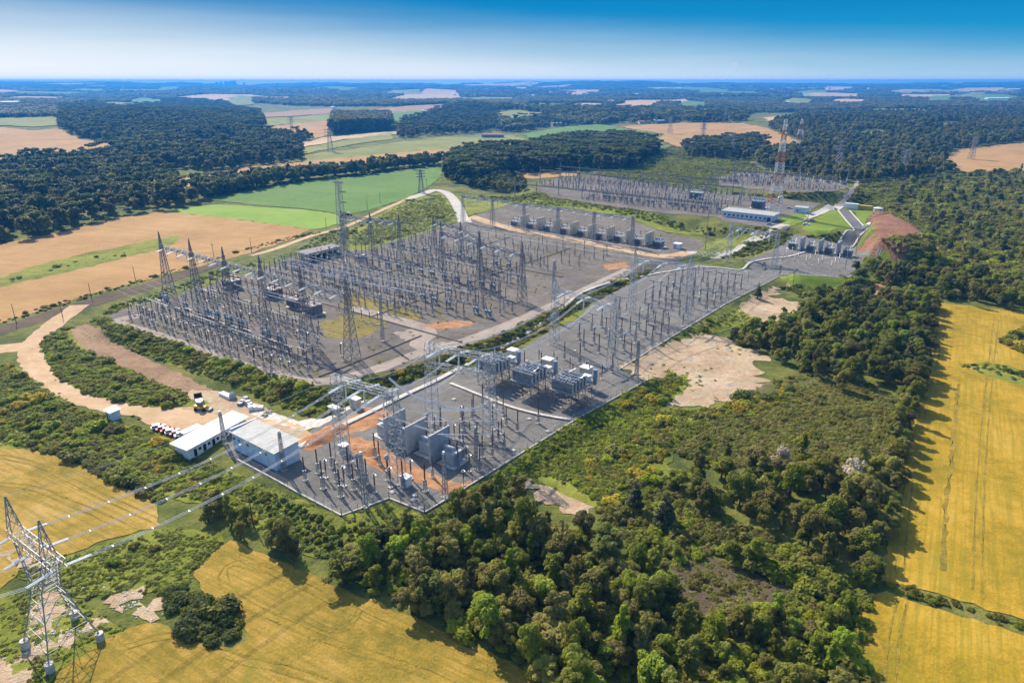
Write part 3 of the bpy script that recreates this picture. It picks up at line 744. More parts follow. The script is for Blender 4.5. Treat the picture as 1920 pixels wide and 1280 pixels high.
k = NT('haze'); k.t.nodes.remove(k.pos.node)
pv = k.n('ShaderNodeVolumePrincipled'); pv.inputs['Color'].default_value = (.05, .38, 1, 1); pv.inputs['Density'].default_value = 1.15e-4
pv.inputs['Anisotropy'].default_value = .2
k.l(pv.outputs[0], k.out.inputs['Volume'])
zl = float(GZ.min()) - 1.0
MB().box((0, 7400, zl), (23200, 15200, 117 - zl)).obj('haze', k.m, kind='stuff', label='blue haze lying over the whole landscape', category='haze')

SC.view_settings.view_transform = 'Standard'; SC.view_settings.look = 'None'; SC.view_settings.exposure = .9; SC.view_settings.gamma = 1
SC.cycles.use_denoising = True
SC.cycles.max_bounces = 6; SC.cycles.diffuse_bounces = 3; SC.cycles.glossy_bounces = 2; SC.cycles.transmission_bounces = 3
SC.cycles.volume_bounces = 0; SC.cycles.transparent_max_bounces = 8
SC.cycles.use_adaptive_sampling = True; SC.cycles.adaptive_threshold = .02

# ------------------------------------------------------------------ vegetation
def leaf_cloud(seed, lobes, n, leaf, squash=1.0, up=-.35, jit=.5, skirt=0.0):
    """leaf quads over a set of lobes [(x, y, z, r)]"""
    r = np.random.default_rng(seed)
    L = np.array(lobes, float); w = L[:, 3] ** 2; w /= w.sum()
    k = r.choice(len(L), n, p=w)
    d = r.normal(size=(n, 3)); d /= np.linalg.norm(d, axis=1)[:, None]
    flip = d[:, 2] < up; d[flip, 2] *= -1
    rr = L[k, 3] * (r.uniform(.62, 1.08, n) ** .7)
    p = L[k, :3] + d * rr[:, None] * np.array([1, 1, squash])
    nr = d + r.normal(size=(n, 3)) * jit + np.array([-.25, .35, .65]); nr /= np.linalg.norm(nr, axis=1)[:, None]
    a = np.cross(nr, r.normal(size=(n, 3))); a /= np.linalg.norm(a, axis=1)[:, None]; b = np.cross(nr, a)
    sz = leaf * r.uniform(.55, 1.35, n)[:, None] * .5
    V = np.empty((n, 4, 3))
    for i, (sa, sb) in enumerate(((-1, -.7), (1, -1), (.8, 1), (-.9, .8))):
        V[:, i] = p + a * sz * sa * r.uniform(.7, 1.2, (n, 1)) + b * sz * sb * r.uniform(.7, 1.2, (n, 1))
    V[:, :, 2] = np.maximum(V[:, :, 2], skirt)
    return V.reshape(-1, 3), np.arange(n * 4).reshape(n, 4)

def round_lobes(seed, H, R, n, base=.3):
    r = random.Random(seed); out = [(0, 0, H * .62, R * .5), (0, 0, H * .84, R * .34)]
    for i in range(n):
        a = r.random() * 6.283; q = R * r.uniform(.3, .85); z = H * r.uniform(base, .95)
        k = 1 - abs(z / H - .55) * 1.1
        out.append((q * math.cos(a) * k, q * math.sin(a) * k, min(z, H * .93), R * r.uniform(.2, .4)))
    return out

def crown(name, kind, seed, n, leaf, mat):
    r = random.Random(seed)
    if kind == 'broad': V, Fq = leaf_cloud(seed, round_lobes(seed, 8.4, 3.5, 20), n, leaf)
    elif kind == 'tall': V, Fq = leaf_cloud(seed, round_lobes(seed, 11.5, 2.9, 24, .25), n, leaf)
    elif kind == 'wide': V, Fq = leaf_cloud(seed, [(a * 1.25, b * 1.15, 2.6 + (c - 2.5) * .75, d * .95) for a, b, c, d in round_lobes(seed, 7.6, 3.6, 26, .35)], n, leaf, squash=.8)
    elif kind == 'column': V, Fq = leaf_cloud(seed, [(a * .55, b * .6, c * 1.08, d * .62) for a, b, c, d in round_lobes(seed, 10, 3.2, 26, .18)], n, leaf)
    elif kind == 'shrub': V, Fq = leaf_cloud(seed, [(r.uniform(-1.1, 1.1), r.uniform(-1.1, 1.1), r.uniform(.3, .85), r.uniform(.45, .85)) for _ in range(9)], n, leaf, squash=.85)
    elif kind == 'low': V, Fq = leaf_cloud(seed, [(r.uniform(-1.1, 1.1), r.uniform(-1.1, 1.1), .15, r.uniform(.35, .7)) for _ in range(6)], n, leaf, squash=.8, up=0)
    elif kind == 'pine':
        L = []
        for i in range(9):
            f = i / 8; rr = 2.5 * (1 - f) + .35
            for q in range(5 if f < .8 else 2):
                a = r.random() * 6.283
                L.append((rr * .6 * math.cos(a), rr * .6 * math.sin(a), 2.2 + 8.8 * f, rr * .42))
        V, Fq = leaf_cloud(seed, L, n, leaf, squash=.6, up=-.6)
    elif kind == 'araucaria':
        L = []
        for q in range(16):
            a = q * 2.4; rr = r.uniform(.6, 4.0)
            L.append((rr * math.cos(a), rr * math.sin(a), 11.2 + .1 * rr * rr * .6 + r.uniform(-.3, .3), r.uniform(.8, 1.25)))
        V, Fq = leaf_cloud(seed, L, n, leaf, squash=.55)
    elif kind == 'clump':
        V, Fq = leaf_cloud(seed, [(r.uniform(-9, 9), r.uniform(-9, 9), r.uniform(3, 8), r.uniform(3, 5.5)) for _ in range(13)], n, leaf, squash=.8)
    elif kind == 'massif':
        V, Fq = leaf_cloud(seed, [(r.uniform(-26, 26), r.uniform(-26, 26), r.uniform(3, 8), r.uniform(5, 9)) for _ in range(22)], n, leaf, squash=.75)
    elif kind == 'tuft':
        V, Fq = leaf_cloud(seed, [(0, 0, .45, .62)], n, leaf, up=-.1)
    return np_mesh(name, V, Fq, M[mat], False)

def trunk_mesh(seed, H, r0, top, limbs):
    m = MB(); r = random.Random(seed)
    m.rings((0, 0, -.3), (r.uniform(-.2, .2), r.uniform(-.2, .2), H * top), [(0, r0 * 1.4), (.08, r0), (.6, r0 * .7), (1, r0 * .3)], 7)
    for i in range(limbs):
        a = r.random() * 6.283; z = H * r.uniform(.3, .5)
        m.cyl((0, 0, z), (1.5 * math.cos(a), 1.5 * math.sin(a), z + H * .25), r0 * .45, r0 * .15, 5)
    return m.mesh('trunk', M['bark'])

class Scatter:
    """one 'stuff' mass: copies of a few leaf clouds over the points of a mesh"""
    def __init__(s, name, label, category, rot=None):
        s.name, s.label, s.cat = name, label, category; s.P = []; s.meshes = []; s.rot = rot
    def proto(s, me): s.meshes.append(me); return len(s.meshes) - 1
    def add(s, x, y, z, sc, idx, rot=None):
        s.P.append((x, y, z, sc, idx))
    def build(s):
        P = np.array(s.P, float)
        me = bpy.data.meshes.new(s.name); me.vertices.add(len(P)); me.vertices.foreach_set('co', P[:, :3].astype(np.float32).ravel())
        for nme, typ, val in (('scl', 'FLOAT', P[:, 3]), ('rot', 'FLOAT', rng.uniform(0, 6.283, len(P)) if s.rot is None else np.full(len(P), s.rot)), ('pick', 'INT', P[:, 4].astype(np.int32))):
            at = me.attributes.new(nme, typ, 'POINT'); at.data.foreach_set('value', val.astype(np.int32 if typ == 'INT' else np.float32))
        o = link(s.name, me, kind='stuff', label=s.label, category=s.cat)
        g = bpy.data.node_groups.new(s.name, 'GeometryNodeTree')
        g.interface.new_socket('Geometry', in_out='INPUT', socket_type='NodeSocketGeometry'); g.interface.new_socket('Geometry', in_out='OUTPUT', socket_type='NodeSocketGeometry')
        N = g.nodes.new; L = g.links.new
        gi = N('NodeGroupInput'); go = N('NodeGroupOutput'); ip = N('GeometryNodeInstanceOnPoints'); gj = N('GeometryNodeGeometryToInstance')
        for m in reversed(s.meshes):
            src = bpy.data.objects.new(s.name + '_source', m)
            oi = N('GeometryNodeObjectInfo'); oi.inputs['Object'].default_value = src; oi.inputs['As Instance'].default_value = False
            L(oi.outputs['Geometry'], gj.inputs[0])
        def attr(n, t):
            a = N('GeometryNodeInputNamedAttribute'); a.data_type = t; a.inputs['Name'].default_value = n; return a.outputs['Attribute']
        cx = N('ShaderNodeCombineXYZ'); L(attr('rot', 'FLOAT'), cx.inputs[2])
        L(gi.outputs[0], ip.inputs['Points']); L(gj.outputs[0], ip.inputs['Instance']); ip.inputs['Pick Instance'].default_value = True
        L(attr('pick', 'INT'), ip.inputs['Instance Index']); L(cx.outputs[0], ip.inputs['Rotation']); L(attr('scl', 'FLOAT'), ip.inputs['Scale'])
        L(ip.outputs[0], go.inputs[0])
        o.modifiers.new('scatter', 'NODES').node_group = g
        return o

# where nothing may grow
KEEP_OUT = [p for p, z, f in PLAT[:3]] + [PLAT[4][0], PLAT[5][0], PLAT[3][0]]
def spread(px, space, world=None, keep=True, avoid=()):
    poly = world or gpoly(px)
    xs = [p[0] for p in poly]; ys = [p[1] for p in poly]
    gx = np.arange(min(xs), max(xs), space); gy = np.arange(min(ys), max(ys), space)
    X, Y = np.meshgrid(gx, gy, indexing='ij')
    X = X.ravel() + rng.uniform(-.55, .55, X.size) * space; Y = Y.ravel() + rng.uniform(-.55, .55, Y.size) * space
    m = inside(poly, X, Y)
    if keep:
        for q in KEEP_OUT + CLEAR: m &= ~inside(q, X, Y)
    for q in avoid: m &= ~inside(q, X, Y)
    return X[m], Y[m]

TREES = []    # x, y, kind index, scale
BUSHES = []
# broadleaf kinds: 0 mid 1 olive 2 dark 3 bright 4 tall mid 5 tall olive
def trees(px, space, kinds, smin, smax, thin=0.0, world=None, label=None):
    X, Y = spread(px, space, world, avoid=BRUSHY)
    for x, y in zip(X, Y):
        if random.random() < thin: continue
        TREES.append((x, y, random.choice(kinds), random.uniform(smin, smax) * (1 if random.random() < .8 else 1.15), label))
def bushes(px, space, kinds, smin, smax, thin=0.0, world=None):
    X, Y = spread(px, space * .76, world, avoid=BRUSHY if smax > 1.65 else ())
    for x, y in zip(X, Y):
        if random.random() < thin: continue
        sc = random.uniform(smin, smax) * .6
        BUSHES.append((x, y, random.choice(kinds), sc * (random.uniform(1.5, 2.3) if random.random() < .11 else 1)))

# the near forest
trees([(640,1062),(700,1015),(800,995),(880,955),(925,925),(965,950),(1000,985),(1060,1010),(1130,1025),(1215,1070),(1255,1130),(1260,1290),(1300,1500),(1080,1500),(1020,1290),(965,1235),(880,1192),(760,1140)], 4.1, [0,0,1,1,4,5,5,3,3,2], .6, 1.02, .06)
trees([(470,1000),(560,1040),(640,1072),(760,1122),(900,1182),(1000,1238),(1004,1262),(960,1236),(880,1199),(760,1146),(640,1096),(520,1044)], 3.7, [0,1,0,4,1,2,5], .7, 1.0)
trees([(1215,1065),(1290,1020),(1400,1030),(1520,1075),(1600,1115),(1560,1150),(1440,1110),(1330,1165),(1240,1180)], 7.0, [0,1,3,0], .4, .75, .3)
bushes([(1180,1060),(1260,960),(1400,985),(1560,1060),(1640,1100),(1600,1300),(1570,1500),(1230,1500),(1200,1200)], 3.0, [0,1,3,0,3], 1.2, 2.2, .1)
bushes([(620,1040),(760,1000),(900,960),(1060,1010),(1200,1060),(1240,1300),(1040,1290),(880,1190),(640,1090)], 3.2, [0,1,3,0], 1.0, 2.0, .15)
trees([(395,945),(470,985),(540,1020),(640,1075),(640,1100),(540,1055),(470,1025),(410,1000),(360,960)], 4.0, [0,1,1,4], .5, .75)
trees([(1180,1180),(1300,1190),(1420,1170),(1560,1150),(1620,1130),(1600,1200),(1580,1290),(1560,1520),(1230,1520)], 4.0, [0,0,1,3,3,4], .45, .78, .1)
trees([(1255,905),(1340,880),(1500,862),(1620,890),(1690,885),(1668,1000),(1640,1085),(1610,1110),(1520,1050),(1400,985),(1300,968)], 4.4, [0,0,1,1,3,5], .6, .98, .1)
trees([(1330,650),(1450,610),(1530,575),(1620,556),(1750,560),(1742,640),(1722,740),(1655,720),(1570,735),(1490,690),(1420,665)], 4.6, [0,2,0,0,4,1,3], .62, 1.0, .05)
trees([(1722,570),(1752,575),(1736,680),(1708,800),(1688,900),(1662,1000),(1638,1090),(1600,1110),(1630,1000),(1655,900),(1680,780),(1705,680)], 4.0, [0,0,1,1,4], .6, .95)
trees([(1520,480),(1600,545),(1740,540),(1760,565),(1920,588),(2080,605),(2080,560),(1920,545),(1800,520),(1700,500)], 5.4, [0,2,0,1], .7, 1.0)
# scrub and mixed wood right of the yards
trees([(1660,395),(1700,340),(1790,325),(1920,322),(2080,345),(2080,560),(1920,545),(1780,505),(1770,470),(1730,425)], 11.0, [0,0,1,1,2], .5, 1.0, .6)
bushes([(1560,500),(1680,480),(1770,475),(1740,430),(1650,390),(1700,340),(1790,325),(1920,322),(2080,345),(2080,580),(1920,560),(1760,560),(1560,600),(1440,660),(1400,640),(1500,590),(1530,545)], 4.4, [0,1,1,4,3,3], 1.3, 2.4, .1)
bushes([(1420,725),(1520,690),(1640,722),(1705,760),(1692,880),(1500,872),(1330,880),(1255,842),(1300,785),(1380,765)], 2.3, [1,0,0,1,4,0], .5, .95, .1)
bushes([(1255,1050),(1330,1040),(1420,1060),(1490,1110),(1440,1160),(1330,1170),(1265,1140)], 2.9, [0,1,4,4], .5, 1.0, .3)
bushes([(1120,960),(1260,890),(1300,960),(1420,1000),(1540,1060),(1620,1110),(1560,1150),(1440,1060),(1250,1050)], 3.0, [0,1,0], .9, 1.7, .1)
bushes([(1070,880),(1130,850),(1240,780),(1340,765),(1430,750),(1440,765),(1300,790),(1250,850),(1250,900),(1120,960),(1080,920)], 2.6, [0,1,3,3,3,5], .8, 1.6, .3)
bushes([(1160,725),(1215,715),(1260,700),(1288,712),(1285,735),(1240,760),(1170,765)], 2.4, [5,0,3], .8, 1.4, .2)
bushes([(1350,745),(1420,735),(1470,720),(1490,740),(1440,770),(1370,780)], 2.6, [5,5,0,2], 1.0, 1.6)
bushes([(1360,640),(1420,610),(1490,605),(1530,560),(1460,540),(1500,520),(1560,530),(1600,545),(1480,660)], 3.2, [0,2,0], 1.0, 1.8, .1)
bushes([(1230,650),(1320,600),(1400,590),(1330,628),(1300,628)], 3.0, [3,0,4], .6, 1.0, .5)
# banks
bushes([(170,600),(210,604),(280,628),(400,668),(540,714),(600,728),(660,742),(640,775),(600,785),(520,762),(440,722),(330,688),(210,640)], 2.3, [0,3,1,0,3], .8, 1.35, .18)
bushes([(690,715),(800,668),(900,642),(1000,602),(1180,518),(1240,500),(1190,525),(1100,572),(1050,602),(960,655),(870,688),(770,712),(690,745),(640,765),(600,785)], 2.4, [0,0,1,2,5], .7, 1.25, .15)
bushes([(75,652),(90,625),(130,612),(170,660),(250,700),(340,740),(400,755),(330,765),(250,760),(175,742),(110,712)], 2.6, [0,3,3,1,3], .8, 1.5, .28)
bushes([(-120,680),(20,685),(70,725),(140,765),(200,785),(250,800),(290,815),(325,850),(340,870),(440,885),(440,935),(500,990),(580,1035),(640,1062),(540,1020),(470,985),(395,945),(300,930),(200,878),(90,845),(-120,830)], 3.0, [0,3,1,3,3,0,3,5], .8, 1.7, .38)
bushes([(-40,840),(90,842),(200,875),(300,925),(310,950),(220,905),(160,880),(90,852),(-40,838)], 2.3, [0,1,2], 1.2, 1.8)
bushes([(240,770),(330,775),(330,790),(250,785)], 3, [0,1], .4, .7, .5)
bushes([(300,1112),(345,1098),(400,1130),(450,1165),(455,1192),(400,1212),(345,1180)], 2.2, [2,2,0], 1.1, 1.7)
bushes([(150,1060),(250,1010),(330,1020),(300,1085),(220,1100)], 3.4, [3,0,1], .5, .9, .4)
bushes([(1660,1090),(1780,1128),(1920,1168),(2100,1220),(2100,1240),(1920,1186),(1780,1142),(1660,1104)], 2.2, [0,0,1,5], .6, 1.1, .2)
bushes([(1870,640),(1930,610),(2000,620),(1990,660),(1900,660)], 3.0, [0,5,2], 1.2, 1.8)
bushes([(1800,688),(1850,680),(1970,708),(1970,726),(1850,702)], 2.4, [0,3,2], .5, 1.0, .3)
bushes([(850,366),(1000,376),(1130,394),(1245,412),(1340,442),(1420,432),(1340,425),(1240,405),(1100,385),(980,365)], 4, [0,3,2], .8, 1.5, .25)
bushes([(640,440),(720,402),(760,376),(810,372),(850,400),(760,445),(690,462)], 4, [0,3,4], .5, 1.3, .5)
bushes([(560,470),(600,440),(650,425),(660,440),(640,465)], 4, [0,3], .7, 1.3, .3)
bushes([(190,580),(300,545),(420,505),(500,485),(480,500),(330,545),(210,590)], 3, [0,1,3], .6, 1.1, .3)
bushes([(-20,615),(160,560),(420,482),(600,438),(600,432),(420,478),(160,553),(-20,605)], 3.5, [2,0], .5, 1.0, .2)
bushes([(20,520),(100,500),(250,468),(300,455),(240,480),(120,505),(20,530)], 6, [3,0], .5, 1.2, .5)
bushes([(1380,425),(1460,430),(1530,440),(1610,430),(1590,442),(1520,455),(1440,470),(1350,485),(1400,465)], 3.5, [0,2,0], .9, 1.6, .2)
bushes([(1606,352),(1640,338),(1700,338),(1690,365),(1660,395),(1600,384)], 4.2, [0,3,1], 1.2, 2.2, .1)
bushes([(1340,362),(1460,365),(1590,352),(1560,380),(1450,372)], 4, [0,2,3], .9, 1.6, .1)
bushes([(1180,300),(1260,275),(1400,300),(1430,318),(1340,333),(1330,362),(1200,345),(1110,328)], 5, [3,0,1], .9, 1.6, .15)
# pines by the red mound, grove behind the yards, hedge lines
far_dark = [2, 2, 0]
trees([(832,338),(880,352),(990,356),(980,338),(880,330)], 6.5, [2,0,1], .8, 1.15)
trees([(388,373),(500,352),(640,333),(740,320),(828,311),(828,304),(740,313),(640,326),(500,342),(360,352)], 6.5, [2,2,0,1], 1.2, 1.75)

def far_wood(px, space, s0, s1, idx, thin=0.0):
    X, Y = spread(px, space, avoid=FIELD_HOLES)
    z = zt(X, Y)
    for x, y, zz in zip(X, Y, z):
        if random.random() >= thin: WOOD.add(x, y, zz - .5, random.uniform(s0, s1), random.choice(idx))

WOOD = Scatter('forest', 'dark woods spreading over the hills to the horizon', 'forest')
for i, (kind, n, leaf, mat) in enumerate([('broad', 800, .8, 'leaf_far'), ('broad', 800, .8, 'leaf_far'), ('tall', 800, .8, 'leaf_far'), ('araucaria', 600, .85, 'leaf_dark'), ('broad', 800, .8, 'leaf_olive'),
        ('pine', 520, .9, 'needle'), ('clump', 620, 2.2, 'leaf_far'), ('clump', 620, 2.2, 'leaf_far'), ('massif', 700, 4.2, 'leaf_far'), ('massif', 700, 4.2, 'leaf_far'), ('broad', 800, .8, 'leaf_mid'), ('tall', 800, .8, 'leaf_dark')]):
    WOOD.proto(crown('far_crown', kind, 400 + i, n, leaf, mat))
# left forest, right forest
far_wood([(-160,332),(0,319),(70,306),(150,305),(208,291),(230,272),(150,260),(112,240),(110,205),(200,195),(330,190),(425,195),(488,215),(500,237),(440,248),(520,258),(590,262),(570,280),(565,302),(340,332),(330,358),(388,373),(380,384),(312,394),(228,404),(138,428),(20,456),(-160,480)], 8.6, 1.1, 1.9, [0,1,11,1,2,3,4,10,11], .08)
far_wood([(1400,290),(1500,280),(1510,268),(1440,240),(1500,215),(1700,206),(2090,206),(2090,262),(1920,267),(1798,280),(1760,300),(1785,326),(1700,338),(1600,345),(1520,335),(1430,318)], 8.6, 1.0, 1.7, [0,1,11,2,4,4,10], .06)
far_wood([(832,336),(880,348),(1000,324),(1085,320),(1190,318),(1238,286),(1180,262),(1100,266),(980,290),(880,296),(838,306)], 6.5, 1.1, 1.9, [3,3,2,5,0], .05)
far_wood([(1280,275),(1330,270),(1420,262),(1440,280),(1400,300),(1290,295)], 8, 1.0, 1.6, [0,1,3], .1)
far_wood([(622,254),(736,246),(732,226),(627,228)], 7, 2.6, 3.1, [2,2,5])
far_wood([(740,262),(830,254),(900,250),(960,232),(1000,235),(940,205),(870,200),(760,225)], 11, 1.3, 2.0, [0,1,2,3], .25)
far_wood([(400,356),(560,322),(590,300),(500,320),(330,345)], 9, .9, 1.3, [0,1], .55)
far_wood([(940,250),(1060,236),(1180,232),(1400,230),(1400,205),(940,205)], 14, 1.2, 1.9, [0,1,2,3,6], .3)
# the woods beyond, getting sparser copies of ever larger clumps
far_wood([(-500,235),(110,225),(400,190),(900,205),(1420,212),(2400,215),(2400,185),(-500,185)], 24, 1.0, 1.5, [6,7], .1)
far_wood([(-400,186),(2300,186),(2300,168),(-400,168)], 48, .9, 1.5, [6,7,8], .12)
WOOD_FAR = [(-5200, 6200), (5200, 6200), (10800, 14300), (-10800, 14300)]
X, Y = spread(None, 120, world=WOOD_FAR, keep=False, avoid=FIELD_HOLES)
for x, y, zz in zip(X, Y, zt(X, Y)): WOOD.add(x, y, zz - 1, random.uniform(.9, 2.0), random.choice([8, 9]))

KINDS = [('broad', 'leaf_mid', 8, .3), ('broad', 'leaf_olive', 8, .3), ('broad', 'leaf_dark', 8, .3), ('broad', 'leaf_bright', 8, .28), ('tall', 'leaf_mid', 11, .32), ('tall', 'leaf_olive', 11, .32)]
TLAB = ['mid green bushy tree crowded in the wood below the long yard', 'dusty olive tree crowded in the wood below the long yard', 'dark green dense tree crowded in the wood below the long yard',
        'fresh bright green tree crowded in the wood below the long yard', 'tall mid green tree crowded in the wood below the long yard', 'tall dusty olive tree crowded in the wood below the long yard']
protos = []
near_idx = []
for i, (kind, mat, H, r0) in enumerate(KINDS):
    var = []
    for q in range(4):
        me = crown('crown', (kind, kind, 'wide', 'column')[q], 20 + i * 5 + q, (3400, 3000, 3400, 2400)[q], .38, mat)
        t = thing('broadleaf_tree', TLAB[i], 'tree', group='trees of the wood below the long yard')
        link('crown', me, t); link('trunk', trunk_mesh(60 + i, H, r0, .75, 4), t)
        var.append((Proto(t), me))
    protos.append(var)
def framed(x, y, z=3.0):
    zz = float(zt(x, y)) + z - CAM_H; f = y * CP - zz * SP; u = y * SP + zz * CP
    return f > 1 and abs(F_PX * x / f) < 965 and F_PX * abs(u) / f < 645
TREES.sort(key=lambda q: (not framed(q[0], q[1]), math.hypot(q[0], q[1])))
mid_idx = [[WOOD.proto(me) for _, me in var] for var in protos]
for c, (x, y, kd, sc, lab) in enumerate(TREES):
    z = float(zt(x, y))
    if c < 295:
        o = protos[kd][(0, 1, 2, 0, 3, 1, 2)[c % 7]][0].put((x, y, z - .1), random.uniform(0, 6.28), sc); o.scale = (sc * random.uniform(.8, 1.15), sc * random.uniform(.8, 1.15), sc * random.uniform(.75, 1.2))
    else:
        WOOD.add(x, y, z - .1, sc, mid_idx[kd][(0, 1, 2, 0, 3, 1, 2)[c % 7]])

SHRUB = [('bush_mid', 'mid green shrub'), ('bush_olive', 'dull olive shrub'), ('leaf_dark', 'dark green shrub'), ('bush_bright', 'bright green shrub'), ('bush_olive', 'dry olive shrub'), ('leaf_yellow', 'yellow flowering shrub')]
BR = Scatter('shrubland', 'low shrubs covering banks and clearings', 'shrubs')
sprot = []
for i, (mat, lab) in enumerate(SHRUB):
    me = crown('shrub', 'shrub', 130 + i, 640, .3, mat)
    me.name = 'shrub'
    sprot.append((me, BR.proto(me), lab))
lowi = [BR.proto(crown('low_growth', 'low', 150 + i, 150, .3, m)) for i, m in enumerate(['bush_mid', 'tuft', 'bush_olive', 'bush_bright'])]
BUSHES.sort(key=lambda q: (not framed(q[0], q[1], 1), math.hypot(q[0], q[1])))
for c, (x, y, kd, sc) in enumerate(BUSHES):
    z = float(zt(x, y)); me, bi, lab = sprot[kd]
    if c < 295:
        o = link('shrub', me, None, (x, y, z - .1), random.uniform(0, 6.28), label=lab + ' on the overgrown ground nearest the drone', category='shrub', group='shrubs on the overgrown ground')
        o.scale = (sc, sc, sc)
    else:
        BR.add(x, y, z - .1, sc, bi)
# ground cover
def cover(px, space, kinds, s0, s1, thin=.15):
    X, Y = spread(px, space * .75)
    for x, y, zz in zip(X, Y, zt(X, Y)):
        if random.random() >= thin: BR.add(x, y, zz - .05, random.uniform(s0, s1), lowi[random.choice(kinds)])
cover([(-120,680),(20,685),(140,765),(290,815),(480,912),(640,1062),(540,1020),(395,945),(200,878),(90,845),(-120,830)], 1.7, [0,1,3,3,1], .5, 1.2)
cover([(75,652),(130,612),(250,700),(400,755),(250,760),(110,712)], 1.8, [0,1,3,3,1], .5, 1.1)
cover([(1075,800),(1215,718),(1290,700),(1240,765),(1130,850),(1080,900),(990,900),(900,920),(870,925)], 1.5, [1,3,3,0], .4, 1.0)
cover([(480,905),(560,935),(640,972),(729,942),(790,968),(740,1000),(640,1040),(560,1010),(480,960)], 1.6, [1,1,2], .3, .7, .3)
cover([(30,1075),(130,1040),(330,990),(420,1015),(340,1110),(140,1120)], 1.6, [1,3,0], .4, .9)
cover([(-60,1100),(130,1120),(240,1180),(110,1255),(20,1420),(-160,1420)], 1.6, [1,3,0,2], .3, .8, .3)
cover([(950,890),(1120,860),(1250,900),(1250,1060),(1120,1000),(1130,950)], 1.8, [1,0,2], .5, 1.0)
cover([(1606,352),(1640,338),(1700,338),(1660,395),(1600,384)], 3.4, [1,3,0], 1, 1.8)
cover([(1420,725),(1640,722),(1692,880),(1330,872),(1255,842),(1380,765)], 2.0, [2,2,0], .5, 1.2)
cover([(1255,1060),(1330,1045),(1480,1110),(1330,1160)], 1.6, [2,1], .4, .9, .4)
cover([(690,715),(900,642),(1180,518),(1240,500),(1100,572),(960,655),(770,712),(600,785)], 1.8, [0,1,2], .5, 1.0)
cover([(170,600),(400,668),(600,728),(660,742),(600,785),(440,722),(210,640)], 1.8, [0,1,3,3,1], .5, 1.0)
cover([(1225,655),(1385,575),(1410,597),(1330,628)], 1.8, [1,3], .4, .8)
cover([(860,370),(1130,394),(1340,442),(1240,405),(980,365)], 3.2, [1,3], .8, 1.5)
cover([(640,465),(720,402),(825,365),(860,410),(760,445)], 3.2, [1,3,0], .7, 1.4)
cover([(1180,300),(1260,275),(1430,318),(1330,362),(1110,328)], 4, [1,3,0], 1.0, 1.8)
cover([(1070,760),(1240,770),(1345,765),(1430,752),(1440,768),(1320,800),(1255,850),(1120,955),(1050,925),(940,905)], 1.9, [1,3,0,3], .6, 1.2)
cover([(1530,500),(1770,475),(1660,395),(1790,325),(2080,345),(2080,560),(1760,560),(1560,600),(1440,660)], 3.6, [0,1,2,3], 1.2, 2.2)
X, Y = spread(None, 5.0, world=PLAT[0][0], keep=False)
for x, y, zz in zip(X, Y, zt(X, Y)):
    w = math.sin(x / 17 + 1) * math.sin(y / 23) + math.sin(x / 7) * math.sin(y / 9 + 2) * .6
    if w > random.uniform(-.1, 1.3): BR.add(x, y, zz, random.uniform(.25, .6), lowi[random.choice([1, 1, 2])])
X, Y = spread([(1166,692),(1290,624),(1440,668),(1434,728),(1300,762)], 4.0, keep=False)
for x, y, zz in zip(X, Y, zt(X, Y)):
    w = math.sin(x / 9 + 1) * math.sin(y / 11)
    if w > random.uniform(-.1, .9): BR.add(x, y, zz, random.uniform(.3, .8), lowi[random.choice([1, 3, 2])])
WOOD.build(); BR.build()
print('trees', len(TREES), 'bushes', len(BUSHES), 'wood', len(WOOD.P), 'low', len(BR.P))
# planted tussocks in rows on the slope below the front corner
tuft = crown('tussock', 'tuft', 77, 90, .34, 'tuft')
X, Y = spread([(470,912),(560,948),(640,985),(700,985),(760,975),(770,1000),(700,1020),(620,1040),(540,1000),(470,950)], 1.75)
for c, (x, y) in enumerate(list(zip(X, Y))[:280]):
    o = link('tussock', tuft, None, (x, y, float(zt(x, y)) - .05), random.uniform(0, 6.28), label='round grass tussock planted on the slope below the front corner', category='tussock', group='tussocks planted on the slope')
    o.scale = (random.uniform(.8, 1.25),) * 3
# two pale blossoming trees
M['leaf_pale'] = leaf_mat('leaf_pale_blossom', (.34, .28, .2), (.6, .52, .4), .02, .4)
for (u, v, lab) in [(1462, 892, 'pale blossoming tree in the middle of the forest'), (1598, 918, 'pale blossoming tree near the yellow wheat')]:
    p = gp(u, v); t = thing('broadleaf_tree', lab, 'tree', p, 0); link('crown', crown('crown', 'broad', u, 2200, .36, 'leaf_pale'), t); link('trunk', trunk_mesh(u, 8, .3, .75, 4), t)
# white rubble strewn on the ground round the pylon
M['rubble'] = plain('white_rubble', (.7, .67, .6), .9, var=.2)
RB = Scatter('rubble', 'white stones strewn over the ground by the steel pylon', 'rubble')
for q in range(3):
    m = MB(); r = random.Random(q)
    for i in range(5): m.box((r.uniform(-.5, .5), r.uniform(-.5, .5), 0), (r.uniform(.25, .7), r.uniform(.2, .5), r.uniform(.12, .35)), r.random() * 3, .7)
    RB.proto(m.mesh('stones', M['rubble']))
for px, n in [([(205,1120),(245,1098),(272,1102),(265,1128),(230,1150),(205,1140)], .9), ([(70,1110),(115,1105),(125,1160),(100,1200),(70,1195)], 1.3), ([(40,1220),(130,1180),(205,1158),(210,1170),(130,1205),(50,1242)], 1.0), ([(250,1130),(310,1118),(320,1145),(290,1165),(255,1158)], 1.3), ([(130,1090),(200,1085),(200,1105),(150,1110)], 1.8)]:
    X, Y = spread(px, n, keep=False)
    for x, y, zz in zip(X, Y, zt(X, Y)):
        if random.random() < .65: RB.add(x, y, zz + .05, random.uniform(.25, .75), random.randrange(3))
RB.build()
